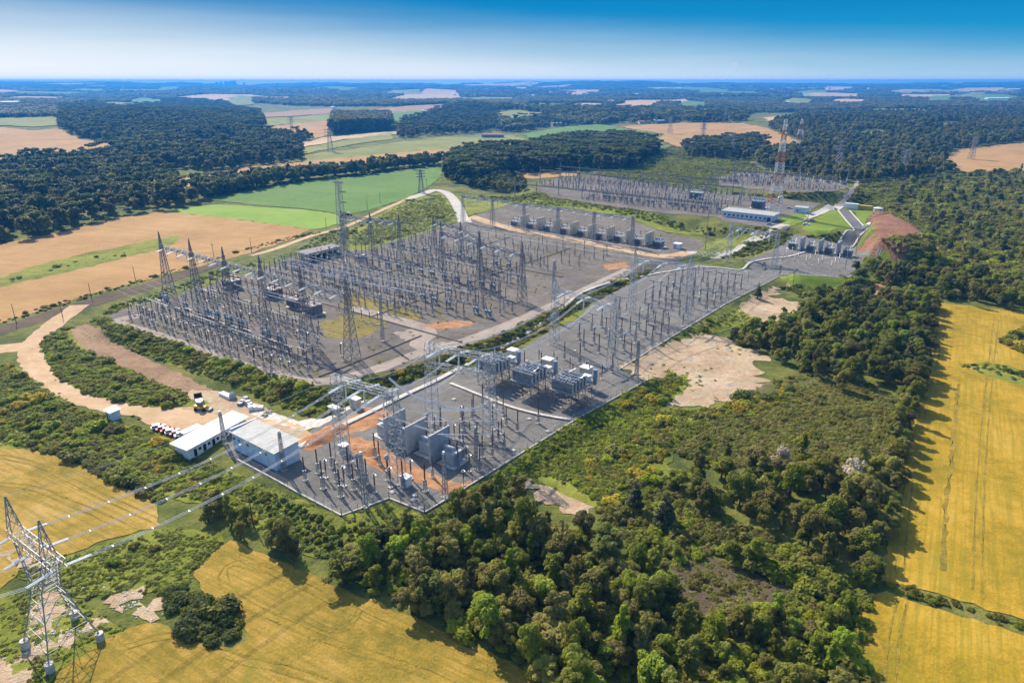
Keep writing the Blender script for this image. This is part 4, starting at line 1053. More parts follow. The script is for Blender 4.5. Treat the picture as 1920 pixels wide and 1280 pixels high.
# pines near the red mound and by the bare patch
pm = [crown('crown', 'pine', 90 + q, 1500, .5, 'needle') for q in range(2)]
pt = trunk_mesh(95, 11, .25, .95, 0)
PL = [(1640,520,.85,'dark pine on the bright bank, left of its pair'),(1688,525,1.0,'dark pine on the bright bank, right of its pair'),(1700,520,.7,'small dark pine right of the bright bank'),(1245,990,1.0,'tall dark pine between forest and heath'),(1190,955,.8,'smaller dark pine beside the orange bare patch'),
      (1420,560,.8,'lone pine at the foot of the small clearing'),(1780,470,.8,'pine in the scrub beyond the red mound'),(1830,440,.85,'pine high in the scrub beyond the red mound'),(1880,470,.9,'pine in the scrub near the right edge'),(1745,500,.75,'pine in the scrub above the yellow wheat'),(1850,400,.8,'pine in the scrub under the tan field')]
for q, (u, v, sc, lab) in enumerate(PL):
    p = gp(u, v); t = thing('pine_tree', lab, 'tree', p, random.uniform(0, 6), 'single pines'); t.scale = (sc,) * 3
    link('crown', pm[q % 2], t); link('trunk', pt, t)

# ------------------------------------------------------------------ steel gantries of the switchyard
def L2(s, t, s0, t0): return (s - s0, t - t0)

def gantry(label, cols, hb, hs, w0, w1, mat, legs=(.2, .1), strings=3, slen=3.6, deep=1.2, spans=None, hang=True, sides=(-1, 1), npan=9, beam2=None, stmat='glass_white'):
    """row of lattice columns carrying box girders; cols = [(s, t)] along the row"""
    s0, t0 = cols[0]; p = ST(s0, t0); root = thing('steel_gantry', label, 'gantry', p, ANG)
    for (s, t) in cols:
        x, y = L2(s, t, s0, t0); m = MB()
        m.lattice((x, y, 0), 0, hb, w0, w1, npan, legs[0], legs[1])
        m.lattice((x, y, 0), hb, hb + deep * 1.3, w1, w1 * .8, 2, legs[0], legs[1])
        if hs > hb + 2: m.lattice((x, y, 0), hb + deep * 1.3, hs, w1 * .8, .06, 4, legs[0] * .8, legs[1])
        m.obj('column', M[mat], root)
        f = MB()
        for sx in (-1, 1):
            for sy in (-1, 1): f.box((x + sx * w0, y + sy * w0, -.4), (.9, .9, .65))
        f.obj('footing', M['concrete'], root)
    for i in range(len(cols) - 1):
        if spans is not None and i not in spans: continue
        a = L2(*cols[i], s0, t0); b = L2(*cols[i + 1], s0, t0)
        MB().truss((a[0] + w1, a[1], hb + deep), (b[0] - w1, b[1], hb + deep), 1.5, deep, 10, legs[0] * .9, legs[1]).obj('beam', M[mat], root)
        if beam2: MB().truss((a[0] + w1, a[1], beam2), (b[0] - w1, b[1], beam2), 1.3, deep, 10, legs[0] * .9, legs[1]).obj('beam', M[mat], root)
        for q in range(strings):
            f = (q + .5) / strings; x = a[0] + (b[0] - a[0]) * f; y = a[1] + (b[1] - a[1]) * f
            for sd in sides:
                m = MB(); m.ribbed((x - .25, y + sd * .8, hb + .1), (x - .25, y + sd * (.8 + slen), hb - .5), .25, 7, 5); m.ribbed((x + .25, y + sd * .8, hb + .1), (x + .25, y + sd * (.8 + slen), hb - .5), .25, 7, 5)
                m.obj('insulator_string', M[stmat], root)
            if hang:
                MB().ribbed((x, y, hb), (x, y, hb - slen), .27, 7, 5).obj('insulator_string', M[stmat], root)
    return root

S6 = [25.57 * i for i in range(6)]
gantry('long dark lattice gantry with six spired columns in the left gravel yard', [(s, 0) for s in S6], 24.5, 32, 2.3, .62, 'steel_dark', npan=11)
gantry('dark lattice gantry on the yellow-green grass by the paved lane', [(-10.7, 114), (9.2, 118.5), (30, 121.5)], 20, 25, 1.5, .55, 'steel_dark')
gantry('dark lattice gantry of three columns in the middle of the crowded gravel yard', [(75.6, 107), (106, 101), (136.3, 94.6)], 22, 28.5, 1.8, .6, 'steel_dark')
gantry('dark lattice gantry in the middle yard in front of the sandy road', [(30, 150), (56, 145), (83, 129)], 16, 20.5, 1.4, .5, 'steel_dark', hang=False)
gantry('dark lattice gantry standing over the row of transformers', [(-11.8 + 27.3 * i, 226) for i in range(6)], 17.5, 19.3, 1.3, .6, 'steel')
gantry('front portal of bright lattice steel where the overhead lines arrive', [(178, -46.9), (196.6, -44.4)], 24.3, 26, 1.55, 1.1, 'steel_light', sides=(-1, 1), slen=4.6, legs=(.155, .072), deep=1.6)
gantry('bright lattice portal with two stacked beams beside the capacitor banks', [(183.4, -16.8), (202.7, -13.2)], 25.5, 27.5, 1.55, 1.1, 'steel_light', slen=4.4, legs=(.155, .072), deep=1.5, beam2=21.5)
gantry('bright lattice portal behind the capacitor banks on the long yard', [(174.6, 63.6), (204.6, 56.6)], 22.5, 27, 1.5, 1.0, 'steel_light', slen=4.4, legs=(.16, .075), deep=1.4)
gantry('bright lattice portal halfway down the long yard', [(180.8, 118), (205.4, 121.8)], 24, 29.5, 1.4, 1.0, 'steel_light', slen=4.4, legs=(.16, .075), deep=1.4)
gantry('bright lattice portal at the far end of the long yard', [(180.6, 240.7), (209.2, 233.2)], 20, 24, 1.4, .9, 'steel_light', slen=4.0, legs=(.16, .075), deep=1.3)

def mast(u, v, h, w, label, mat='steel', name='lattice_mast', head=True):
    p = gp(u, v); t = thing(name, label, 'mast', p, ANG)
    MB().lattice((0, 0, 0), .2, h, w, w * .55, max(6, int(h * .8)), .12, .07).obj('frame', M[mat], t)
    MB().box((0, 0, -.2), (w * 3, w * 3, .5)).obj('footing', M['concrete'], t)
    if head: MB().cyl((0, 0, h), (0, 0, h + .7), w * .8, w * .6, 8).obj('lamp_ring', M['glass_white'], t)
mast(835, 932, 12.5, .55, 'square lattice lamp mast beside the orange clay strip')
mast(685, 951, 15, .5, 'slender lattice mast at the front corner of the new yard')
mast(533, 882, 11.5, .5, 'lattice lamp mast at the corner of the blue-white warehouse')
mast(422, 832, 10, .5, 'lattice lamp mast in front of the long white shed')
mast(1193, 708, 14, .55, 'lattice mast at the edge of the large bare clearing')
mast(893, 880, 12.5, .4, 'lattice mast with a cabinet near the yard fence')
mast(718, 640, 19, .5, 'lattice mast at the corner of the dark gravel yard', 'steel')
mast(1037, 565, 19, .6, 'lattice mast where the sandy lane meets the long yard', 'steel')
p = gp(645, 472); t = thing('lattice_tower', 'tall lattice pylon with a crossbar behind the left gravel yard', 'tower', p, ANG)
MB().lattice((0, 0, 0), 0, 42, 2.4, 1.1, 18, .2, .11).obj('frame', M['steel'], t)
MB().truss((-4.5, 0, 41.5), (4.5, 0, 41.5), .8, .7, 8, .14, .09).obj('crossarm', M['steel'], t)
for z in (24, 30, 36): MB().truss((1, 0, z), (6, 0, z + .4), .7, .5, 5, .13, .08).obj('crossarm', M['steel'], t)

# the big pylon in the bottom left corner
PX, PY = -84.9, 100.4
pa = math.atan2(-.56, .83); pz = float(zt(PX, PY))
py = thing('transmission_tower', 'large bright steel pylon in the bottom left corner', 'pylon', (PX, PY, pz), pa)
for sx in (-1, 1):
    for sy in (-1, 1):
        x, y = sx * 4.9, sy * 4.4
        MB().cyl((x, y, -.6), (x, y, 1.9), .75, .75, 14).obj('pedestal', M['concrete'], py)
m = MB(); nodes = lambda hx, hy, z: [Vector((sx * hx, sy * hy, z)) for sx, sy in ((-1, -1), (1, -1), (1, 1), (-1, 1))]
lev = [nodes(4.9, 4.4, 1.9), nodes(4.0, 3.5, 5.2), nodes(3.2, 2.75, 8.4), nodes(2.55, 2.1, 11.4), nodes(2.1, 1.6, 14.0)]
for a, b in zip(lev[:-1], lev[1:]):
    for k_ in range(4):
        n_ = (k_ + 1) % 4
        m.bar(a[k_], b[k_], .17); m.bar(b[k_], b[n_], .07)
        mid = (b[k_] + b[n_]) / 2
        m.bar(a[k_], mid, .085); m.bar(a[n_], mid, .085)
        q1 = (a[k_] + b[k_]) / 2; m.bar(q1, (a[k_] + mid) / 2, .08); q2 = (a[n_] + b[n_]) / 2; m.bar(q2, (a[n_] + mid) / 2, .08)
m.obj('body', M['steel'], py)
BZ = 21.6
for sx in (-1, 1):
    m = MB()     # the two arms of the forked head
    lo = [Vector((sx * 2.1, sy * 1.6, 14.0)) for sy in (-1, 1)]; li = [Vector((sx * .5, sy * 1.6, 14.0)) for sy in (-1, 1)]
    up = [Vector((sx * 6.3, sy * 1.0, BZ)) for sy in (-1, 1)]; ui = [Vector((sx * 4.9, sy * 1.0, BZ)) for sy in (-1, 1)]
    for q in (0, 1):
        m.bar(lo[q], up[q], .17); m.bar(li[q], ui[q], .13)
        for i in range(6):
            f, g_ = i / 6, (i + 1) / 6
            A, B_ = lo[q].lerp(up[q], f), li[q].lerp(ui[q], g_); m.bar(A, B_, .1); m.bar(B_, lo[q].lerp(up[q], g_), .08)
    for i in range(7):
        f = i / 6; m.bar(lo[0].lerp(up[0], f), lo[1].lerp(up[1], f), .09); m.bar(li[0].lerp(ui[0], f), li[1].lerp(ui[1], f), .08)
        if i < 6: m.bar(lo[0].lerp(up[0], f), lo[1].lerp(up[1], (i + 1) / 6), .08)
    m.obj('arm', M['steel'], py)
MB().truss((-8.3, 0, BZ + 1.6), (9.4, 0, BZ + 1.6), 2.2, 1.6, 12, .12, .055).obj('beam', M['steel'], py)
for x in (-7.2, 5.6):
    MB().lattice((x, 0, 0), BZ + 1.6, BZ + 8.6, 1.0, .06, 5, .11, .06, 0, .9, .06).obj('peak', M['steel'], py)
for x in (-7.6, .6, 8.8):
    for sd in (1, -1):
        m = MB()
        for o in (-.22, .22): m.ribbed((x + o, sd * 1.1, BZ), (x + o, sd * 5.2, BZ - .5), .16, 14, 6)
        m.obj('insulator_string', M['glass_white'], py)

def span(label, a, b, sag, n=2, gap=.45, r=.045, name='power_line', group=None, mat='conductor', spacers=0):
    """bundle of n conductors sagging from a to b, one thing"""
    a = Vector(a); b = Vector(b); d = (b - a).normalized(); u = d.cross(Vector((0, 0, 1))).normalized()
    m = MB(); K = 18
    for i in range(n):
        off = u * ((i - (n - 1) / 2) * gap)
        m.tube([a + (b - a) * (q / K) + off - Vector((0, 0, sag * 4 * (q / K) * (1 - q / K))) for q in range(K + 1)], r)
    for i in range(spacers):
        f = (i + .5) / spacers; p = a + (b - a) * f - Vector((0, 0, sag * 4 * f * (1 - f))); m.bar(p - u * gap * .6, p + u * gap * .6, .1)
    o = m.obj(name, M[mat], None); o['label'] = label; o['category'] = 'power line'
    if group: o['group'] = group
    return o

def pyl(x, y, z):
    c, s = math.cos(pa), math.sin(pa); return Vector((PX + x * c - y * s, PY + x * s + y * c, pz + z))
def site(s, t, z):
    p = ST(s, t); return Vector((p[0], p[1], p[2] + z))
for x, sg, lab in ((-7.6, 181.1, 'upper'), (.6, 187.3, 'middle'), (8.8, 193.4, 'lower')):
    tt = -46.9 + (sg - 178) * .135
    span(f'{lab} of the three bright conductor bundles from the corner pylon to the front portal', pyl(x, 5.2, BZ - .5), site(sg, tt - 5.4, 23.8), 2.6, 3, .42, .042, spacers=9)
    span({'upper': 'conductor bundle leaving the corner pylon to the left, farthest from the drone', 'middle': 'conductor bundle leaving the corner pylon to the left, between two others', 'lower': 'conductor bundle leaving the corner pylon to the left, nearest the drone'}[lab],
         pyl(x, -5.2, BZ - .5), pyl(x, -5.2, BZ - .5) + Vector((-75, -38, 2)), 1.5, 3, .42, .032)
span('thin earth wire from the left peak of the corner pylon to the front portal', pyl(-7.2, 0, BZ + 8.6), site(178, -46.9, 26), 1.6, 1, 0, .03)
span('thin earth wire from the right peak of the corner pylon to the front portal', pyl(5.6, 0, BZ + 8.6), site(196.6, -44.4, 26), 1.6, 1, 0, .03)

def at_height(u, v, z):
    x, y = ray_at(u, v, z); return Vector((float(x), float(y), z))
for (a, b, z, lab) in [((571, 483), (880, 547), 15, 'upper of the three long bright busbar wires over the dark yard'), ((540, 484), (845, 548), 15, 'middle of the three long bright busbar wires over the dark yard'), ((540, 497), (784, 548), 15, 'lower of the three long bright busbar wires over the dark yard'),
                       ((441, 533), (590, 573), 14, 'bright busbar wire over the dark machines, nearer the long gantry'), ((470, 538), (625, 570), 14, 'bright busbar wire over the dark machines, farther from the long gantry'),
                       ((875, 428), (1240, 490), 12, 'bright wire running along the sandy road by the transformers'), ((940, 420), (1240, 470), 12, 'bright wire close in front of the transformer row')]:
    span(lab, at_height(*a, z), at_height(*b, z), .8, 2, .5, .07)
for i, (s_, lab) in enumerate([(184.5, 'nearer'), (193, 'middle'), (199.5, 'farther')]):
    span(f'bright conductor bundle between the two front portals, {lab} phase', site(s_, -40, 23.8) if i else site(182, -40, 23.8), site(s_, -21, 25), 1.2, 2, .4, .04)
    span(f'conductor bundle from the stacked portal to the portal behind the capacitors, {lab} phase', site(s_, -10.5, 25), site(s_ - 4, 57.5, 22), 4, 3, .4, .04)
    span(f'conductor bundle along the long yard between its second pair of portals, {lab} phase', site(s_ - 3, 67, 22), site(s_, 114, 23.5), 3, 3, .4, .04)
    span(f'conductor bundle from the halfway portal to the far portal, {lab} phase', site(s_, 126, 23.5), site(s_, 232, 19.5), 5, 3, .4, .04)
m = MB(); q0 = at_height(729, 708, 17); q1 = at_height(775, 742, 12); q2 = at_height(838, 762, 10); q3 = at_height(918, 755, 12)
span('thick white flexible bus hanging from the front portal', q0, q1 + (q2 - q1) * .6, 1.5, 4, .3, .08)
span('thick white flexible bus ending at the lattice column', q1 + (q2 - q1) * .6, q3, 2.2, 4, .3, .08)
span('white busbar over the grey fire walls', at_height(680, 762, 10.5), at_height(868, 826, 9.5), .3, 2, .5, .07)
for i in range(9):
    s_ = 8 + i * 13.4
    span('thin overhead wire crossing the dark gravel yard between its gantries', site(s_, 5, 24), site(s_ - 6, 112, 21), 4, 1, 0, .04, group='thin wires over the dark yard')

# ------------------------------------------------------------------ switchgear
def supp(m, x, y, h, w=.3):
    m.lattice((x, y, 0), .25, h, w, w * .8, 3, .09, .055)
def EQ_post():
    a, b, c = MB(), MB(), MB()
    c.box((0, 0, -.2), (1.1, 1.1, .5)); supp(a, 0, 0, 2.9); a.box((0, 0, 2.85), (.7, .7, .12))
    b.ribbed((0, 0, 2.97), (0, 0, 6.7), .2, 9, 7); b.cyl((0, 0, 6.7), (0, 0, 7.0), .12)
    return [('footing', c, 'concrete'), ('support', a, 'steel'), ('insulator', b, 'porcelain')]
def EQ_ct():
    a, b, c, d = MB(), MB(), MB(), MB()
    c.box((0, 0, -.2), (1.2, 1.2, .5)); supp(a, 0, 0, 2.4, .36); a.box((0, 0, 2.4), (.95, .95, .5))
    b.ribbed((0, 0, 2.9), (0, 0, 5.7), .27, 8, 7); d.rings((0, 0, 5.7), (0, 0, 7.0), [(0, .35), (.2, .55), (.75, .55), (1, .2)], 9); d.bar((-1, 0, 6.3), (1, 0, 6.3), .14)
    return [('footing', c, 'concrete'), ('support', a, 'steel'), ('insulator', b, 'porcelain'), ('head', d, 'grey_paint')]
def EQ_breaker():
    a, b, c, d = MB(), MB(), MB(), MB()
    a2 = MB(); c2 = MB()
    for x, q, w in ((-1.1, a, c), (1.1, a2, c2)): w.box((x, 0, -.2), (.9, 1.3, .5)); supp(q, x, 0, 2.2, .3)
    d.rings((-1.5, 0, 2.75), (1.5, 0, 2.75), [(0, .4), (.06, .62), (.94, .62), (1, .4)], 10); d.box((0, .95, .9), (1.1, .7, 1.5)); d.bar((-1.3, 0, 2.2), (1.3, 0, 2.2), .2)
    b.ribbed((-.8, 0, 3.2), (-1.6, 0, 6.3), .2, 8, 7); b.ribbed((.8, 0, 3.2), (1.6, 0, 6.3), .2, 8, 7)
    return [('footing', c, 'concrete'), ('footing', c2, 'concrete'), ('support', a, 'steel'), ('support', a2, 'steel'), ('tank', d, 'blue_paint'), ('bushing', b, 'porcelain')]
def EQ_switch():
    a, b, c, d = MB(), MB(), MB(), MB()
    a2 = MB(); c2 = MB(); fr = MB()
    for x, q, w in ((-2.2, a, c), (2.2, a2, c2)): w.box((x, 0, -.2), (1.0, 1.0, .5)); supp(q, x, 0, 2.7)
    fr.bar((-2.6, 0, 2.85), (2.6, 0, 2.85), .22)
    for x in (-2.2, 0, 2.2): b.ribbed((x, 0, 2.95), (x, 0, 5.4), .17, 7, 7)
    d.bar((-2.3, 0, 5.5), (0, 0, 5.6), .13); d.bar((0, 0, 5.6), (2.3, 0, 5.5), .13); d.bar((0, 0, 5.4), (0, 0, 5.9), .2)
    return [('footing', c, 'concrete'), ('footing', c2, 'concrete'), ('support', a, 'steel'), ('support', a2, 'steel'), ('frame', fr, 'steel'), ('insulator', b, 'porcelain'), ('blade', d, 'alu')]
def EQ_arrester():
    a, b, c, d = MB(), MB(), MB(), MB()
    c.box((0, 0, -.2), (.9, .9, .5)); a.cyl((0, 0, .2), (0, 0, 2.3), .13); b.ribbed((0, 0, 2.3), (0, 0, 5.0), .2, 8, 7)
    n = 10; pts = [(.5 * math.cos(6.2832 * i / n), .5 * math.sin(6.2832 * i / n), 4.7) for i in range(n + 1)]
    d.tube(pts, .06); d.bar((-.5, 0, 4.9), (.5, 0, 4.9), .06); d.cyl((0, 0, 5.0), (0, 0, 5.3), .1)
    return [('footing', c, 'concrete'), ('support', a, 'steel'), ('insulator', b, 'porcelain'), ('grading_ring', d, 'alu')]
def EQ_tpost():
    a, b, c, d = MB(), MB(), MB(), MB()
    c.box((0, 0, -.2), (1.2, 1.2, .5)); supp(a, 0, 0, 4.0, .4)
    b.ribbed((0, 0, 4.0), (0, 0, 7.6), .2, 9, 7); d.bar((-1.9, 0, 7.8), (1.9, 0, 7.8), .32); d.bar((0, 0, 7.5), (0, 0, 7.8), .3)
    return [('footing', c, 'concrete'), ('support', a, 'steel'), ('insulator', b, 'porcelain'), ('crossbar', d, 'radiator')]

EQK = {'post_insulator': (EQ_post, 'post insulator'), 'current_transformer': (EQ_ct, 'transformer'), 'circuit_breaker': (EQ_breaker, 'breaker'), 'disconnect_switch': (EQ_switch, 'switch'), 'surge_arrester': (EQ_arrester, 'arrester'), 'earthing_switch': (EQ_tpost, 'switch')}
WORDS = {'post_insulator': 'brown post insulator on a lattice stand', 'current_transformer': 'brown insulator column with a round grey head', 'circuit_breaker': 'blue-grey tank breaker with two raised bushings',
         'disconnect_switch': 'three-column switch with a bright blade', 'surge_arrester': 'brown arrester with a bright ring', 'earthing_switch': 'brown column with a dark crossbar'}
EQ = []   # kind, s, t, turn, place
def eq(kind, s, t, place, turn=0.0): EQ.append((kind, s, t, turn, place))
PA1 = 'in the left yard'; PA2 = 'in the crowded middle yard'; PB = 'in the long new yard'; PF = 'in the front corner'; PC = 'in the far yard'; PS = 'in the small yard by the fire walls'
KD = ['post_insulator', 'current_transformer', 'circuit_breaker', 'disconnect_switch', 'surge_arrester']
def row(t, s0, s1, step, kind, place, p=.9, turn=0.0, jit=.25):
    s = s0
    while s <= s1:
        if random.random() < p: eq(kind, s + random.uniform(-jit, jit), t + random.uniform(-jit, jit), place, turn)
        s += step
# left yard: rows on both sides of the long gantry
row(-24.5, 12, 118, 5.1, 'post_insulator', PA1, .8); row(0, 6, 122, 6.4, 'surge_arrester', PA1, .7); row(12, 2, 96, 5.1, 'post_insulator', PA1, .8); row(33, -4, 112, 5.0, 'surge_arrester', PA1, .75)
row(-21.5, 8, 122, 5.1, 'surge_arrester', PA1, .85); row(-17.5, 8, 126, 5.1, 'post_insulator', PA1, .92); row(-13, 6, 122, 8.5, 'disconnect_switch', PA1, .9); row(-9, 10, 120, 5.1, 'current_transformer', PA1, .75)
row(-4.5, 4, 124, 8.6, 'circuit_breaker', PA1, .6); row(4.5, 6, 104, 5.1, 'post_insulator', PA1, .85); row(9, 6, 100, 8.6, 'disconnect_switch', PA1, .8); row(15, -4, 40, 4.6, 'post_insulator', PA1, .8); row(21, -6, 36, 5.5, 'current_transformer', PA1, .8); row(28, -6, 60, 5.2, 'post_insulator', PA1, .7)
# crowded yard
for t, kind, s0, s1, st_, p in [(45, 'post_insulator', -4, 108, 4.7, .75), (51, 'disconnect_switch', -6, 112, 8.4, .85), (56, 'post_insulator', -6, 120, 4.7, .85), (62, 'current_transformer', -6, 132, 5.0, .8), (68, 'circuit_breaker', -6, 140, 8.0, .8), (74, 'post_insulator', -8, 144, 4.6, .8),
        (79, 'disconnect_switch', -8, 140, 8.2, .85), (84, 'surge_arrester', -8, 128, 4.7, .8), (90, 'post_insulator', -6, 132, 4.7, .85), (96, 'current_transformer', -2, 128, 5.2, .8), (101, 'circuit_breaker', 0, 120, 8.2, .8), (112, 'post_insulator', 2, 124, 4.7, .8), (118, 'disconnect_switch', 12, 122, 8.2, .8),
        (125, 'surge_arrester', 2, 116, 5.0, .75), (132, 'current_transformer', 2, 112, 5.2, .75), (138, 'circuit_breaker', 6, 104, 9.0, .7), (150, 'post_insulator', 4, 120, 5.2, .7), (158, 'disconnect_switch', 4, 110, 9.0, .7), (166, 'post_insulator', 0, 124, 5.6, .7), (176, 'surge_arrester', 0, 128, 6.2, .6), (186, 'post_insulator', -2, 132, 6.5, .6), (197, 'post_insulator', -4, 136, 7.5, .6)]:
    row(t, s0, s1, st_, kind, PA2, p, jit=.5)
row(228.5, 28, 138, 4.6, 'surge_arrester', PA2, .9); row(243, 30, 138, 4.6, 'post_insulator', PA2, .9)
# long new yard
for t, kind, p in [(36, 'post_insulator', .7), (45, 'surge_arrester', .8), (52, 'post_insulator', .8), (66, 'post_insulator', .85), (74, 'current_transformer', .8), (84, 'earthing_switch', .9), (92, 'post_insulator', .9), (100, 'post_insulator', .8), (108, 'earthing_switch', .9), (114, 'surge_arrester', .7), (126, 'post_insulator', .9), (133, 'post_insulator', .85), (141, 'earthing_switch', .9), (149, 'current_transformer', .9), (158, 'post_insulator', .9), (166, 'post_insulator', .8), (176, 'earthing_switch', .85), (186, 'post_insulator', .8), (197, 'surge_arrester', .7)]:
    row(t, 180, 208, 6.8, kind, PB, p, turn=math.pi / 2 if kind == 'disconnect_switch' else 0)
# front corner and around the fire walls, placed one by one
for kind, pts in {'post_insulator': [(177, -59.1), (177, -54.9), (184, -58.9), (190.5, -58.6), (177.8, -50.9), (184.2, -54.7), (190.8, -54.5), (184, -50.3), (191.3, -50.5), (203, -38), (205, -30), (207, -22), (197, -20), (190, -10), (198, -6), (188, -3), (206, -4), (186, -16), (194, -23), (201, -17), (205, -12), (209, -20), (211, -28), (190, -6), (196, 2), (201, -3), (208, 4), (186, 4), (183, -40), (187, -42), (200, -46), (206, -44)],
                  'surge_arrester': [(180.5, -55), (187.5, -54.8), (197.5, -48), (199, -42), (196, -52), (204.5, -26), (194, -19), (187, -8), (195, -2), (203, -8), (192, 4), (183, -20), (209, -30), (212, -36)],
                  'current_transformer': [(187.2, -49.8), (194.5, -46), (186, -22), (192, -13), (200, -22)], 'disconnect_switch': [(189, -19.5), (197, -15.5), (206.5, -14)]}.items():
    for s_, t_ in pts: eq(kind, s_, t_, PF if t_ < -38 else 'by the fire walls')
# small yard by the fire walls
for t_ in (244, 252, 262): row(t_, 204, 240, 6.5, random.choice(['post_insulator', 'surge_arrester']), PS, .8)
# far yards
for t_ in range(345, 452, 7): row(t_, -58 if t_ > 380 else 20, 132, 5.0, random.choice(KD), PC, .75, jit=1)
for t_ in range(492, 585, 9): row(t_, 68, 176, 6, random.choice(KD), 'in the farthest yard', .7, jit=1)

REST = Scatter('switchgear', 'dense far rows of insulators, switches and supports', 'switchgear', ANG)
EQ.sort(key=lambda e: math.hypot(*ST(e[1], e[2])[:2])); count = {}; built = {}
for kind, s_, t_, turn, place in EQ:
    x, y, z = ST(s_, t_); c = count.get(kind, 0)
    if kind not in built:
        parts = EQK[kind][0](); root = thing(kind, WORDS[kind], EQK[kind][1])
        for nme, mb, mat in parts: mb.obj(nme, M[mat], root)
        allm = MB(); mats = []
        for i, (nme, mb, mat) in enumerate(parts):
            off = len(allm.v); allm.v += mb.v; allm.f += [tuple(off + q for q in f) for f in mb.f]; allm.mi += [i] * len(mb.f); mats.append(M[mat])
        built[kind] = (Proto(root), REST.proto(allm.mesh(kind + '_mass', mats)))
    sc = random.uniform(.92, 1.12) * (1.12 if place in (PF, PB) else 1)
    if c < 270 and place not in (PC, 'in the farthest yard'):
        count[kind] = c + 1
        built[kind][0].put((x, y, z), ANG + turn, sc, WORDS[kind] + ' ' + place, EQK[kind][1] + 's ' + place)
    else: REST.add(x, y, z, sc, built[kind][1])
REST.build(); print('equipment', len(EQ), count, 'rest', len(REST.P))

# rigid tubes on the post rows and thin wires strung between the gantries
def tubebar(label, pts, r=.08, group=None, mat='alu'):
    m = MB(); m.tube([site(*p) for p in pts], r, 6); o = m.obj('busbar', M[mat], None, label=label, category='busbar')
    if group: o['group'] = group
rr = random.Random(21)
for t_ in (-17.5, 4.5, 45, 56, 74, 90, 112, 150, 166, 186):
    s_ = rr.uniform(9, 22)
    for q in range(3):
        L_ = rr.uniform(12, 26); tubebar('straight bright tube laid along a row of posts in the dark yards', [(s_, t_, 7.2), (s_ + L_ / 2, t_, 7.25), (s_ + L_, t_, 7.2)], .07, 'straight tubes over the dark yards'); s_ += L_ + rr.uniform(8, 22)
for s_, t0, t1 in [(182, 66, 100), (187, 84, 126), (194, 92, 141), (201, 66, 114), (206, 100, 150), (184, 126, 176), (191, 133, 186), (199, 149, 197), (206, 158, 200)]:
    tubebar('straight bright tube running down the long new yard on posts', [(s_, t0, 8.2), (s_, (t0 + t1) / 2, 8.25), (s_, t1, 8.2)], .07, 'straight tubes down the long new yard')
for s0_, t0, s1_, t1, lab in [(186, -22, 204, -8, 'left'), (190, -27, 207, -14, 'middle'), (196, -32, 210, -22, 'right')]:
    tubebar(f'bright tube crossing behind the front fire walls, {lab} of three', [(s0_, t0, 8.2), (s1_, t1, 8.2)], .08)
for i in range(12):
    span('thin overhead wire strung over the crowded yard towards the transformers', site(2 + i * 10.5, 122, 18), site(-6 + i * 11.5, 222, 17), 3.5, 1, 0, .04, group='thin wires towards the transformers')
for i in range(8):
    span('thin wire strung along the left gravel yard beside the long gantry', site(4, -24 + i * 4.2, 10.5), site(124, -24 + i * 4.2, 10.5), 1.6, 1, 0, .04, group='wires along the long gantry')
for i in range(15):
    span('thin cross wire strung over the crowded yard', site(-8, 50 + i * 9, 11.5), site(118 - i * 1.4, 48 + i * 9, 11.5), 2.2, 1, 0, .035, group='cross wires over the crowded yard')

# ------------------------------------------------------------------ transformers, fire walls, capacitor banks
def local(s0, t0): return ST(s0, t0)
def firewall(s_, t_, ln, h, mat, label, th=.45, ribs=False, group=None):
    t = thing('fire_wall', label, 'wall', local(s_, t_), ANG, group)
    MB().box((0, 0, -.3), (th, ln, h + .3)).obj('panel', M[mat], t)
    m = MB()
    for y in ([-ln / 2 - .28, ln / 2 + .28] if not ribs else [-ln / 2 - .28, -ln / 6, ln / 6, ln / 2 + .28]):
        if abs(y) > ln / 2: m.box((0, y, -.3), (th + .14, .5, h + .36))
        else: m.box((th / 2 + .16, y, 0), (.3, .4, h - .2)); m.box((-th / 2 - .16, y, 0), (.3, .4, h - .2))
    m.obj('pilaster', M[mat], t)
    return t
def transformer(name, label, s_, t_, w, d, h, mat, rot=0.0, rad_side=1, group=None):
    p = local(s_, t_); t = thing(name, label, 'transformer', p, ANG + rot, group)
    MB().box((0, 0, -.2), (w + 2.4, d + 2.4, .5)).obj('plinth', M['concrete'], t)
    m = MB().box((0, 0, .5), (w, d, h)); m.box((0, 0, .5 + h), (w * 1.04, d * 1.04, .2))
    for k_ in range(4): m.box((-w / 2 - .08, -d / 2 + d * (k_ + .5) / 4, .8), (.14, .2, h - .4)); m.box((w / 2 + .08, -d / 2 + d * (k_ + .5) / 4, .8), (.14, .2, h - .4))
    m.obj('tank', M[mat], t)
    m = MB()
    for k_ in range(9): m.box((-w / 2 + w * (k_ + .5) / 9, rad_side * (d / 2 + .75), .9), (.16, 1.2, h - .3))
    m.obj('radiator', M['radiator'], t)
    m = MB().cyl((-w * .45, -rad_side * d * .2, h + 1.9), (w * .45, -rad_side * d * .2, h + 1.9), .5, .5, 10); m.bar((0, -rad_side * d * .2, h + .6), (0, -rad_side * d * .2, h + 1.5), .3)
    m.obj('conservator', M[mat], t)
    for x, hh in ((-w * .25, 2.6), (w * .25, 3.2)):
        MB().ribbed((x, rad_side * d * .15, h + .7), (x * 1.5, rad_side * d * .2, h + .7 + hh), .24, 8, 7).obj('bushing', M['porcelain'], t)
    return t
FW = ['between two reactors, leftmost of the row', 'in the middle of the grey row', 'right of the middle of the grey row']
for i, s_ in enumerate((180.2, 188.8, 197.6)):
    firewall(s_, -29.2, 7.2, 8.6, 'firewall', 'grey concrete fire wall at the front of the new yard, ' + ('leftmost', 'middle', 'rightmost')[i] + ' of three', group='grey front fire walls')
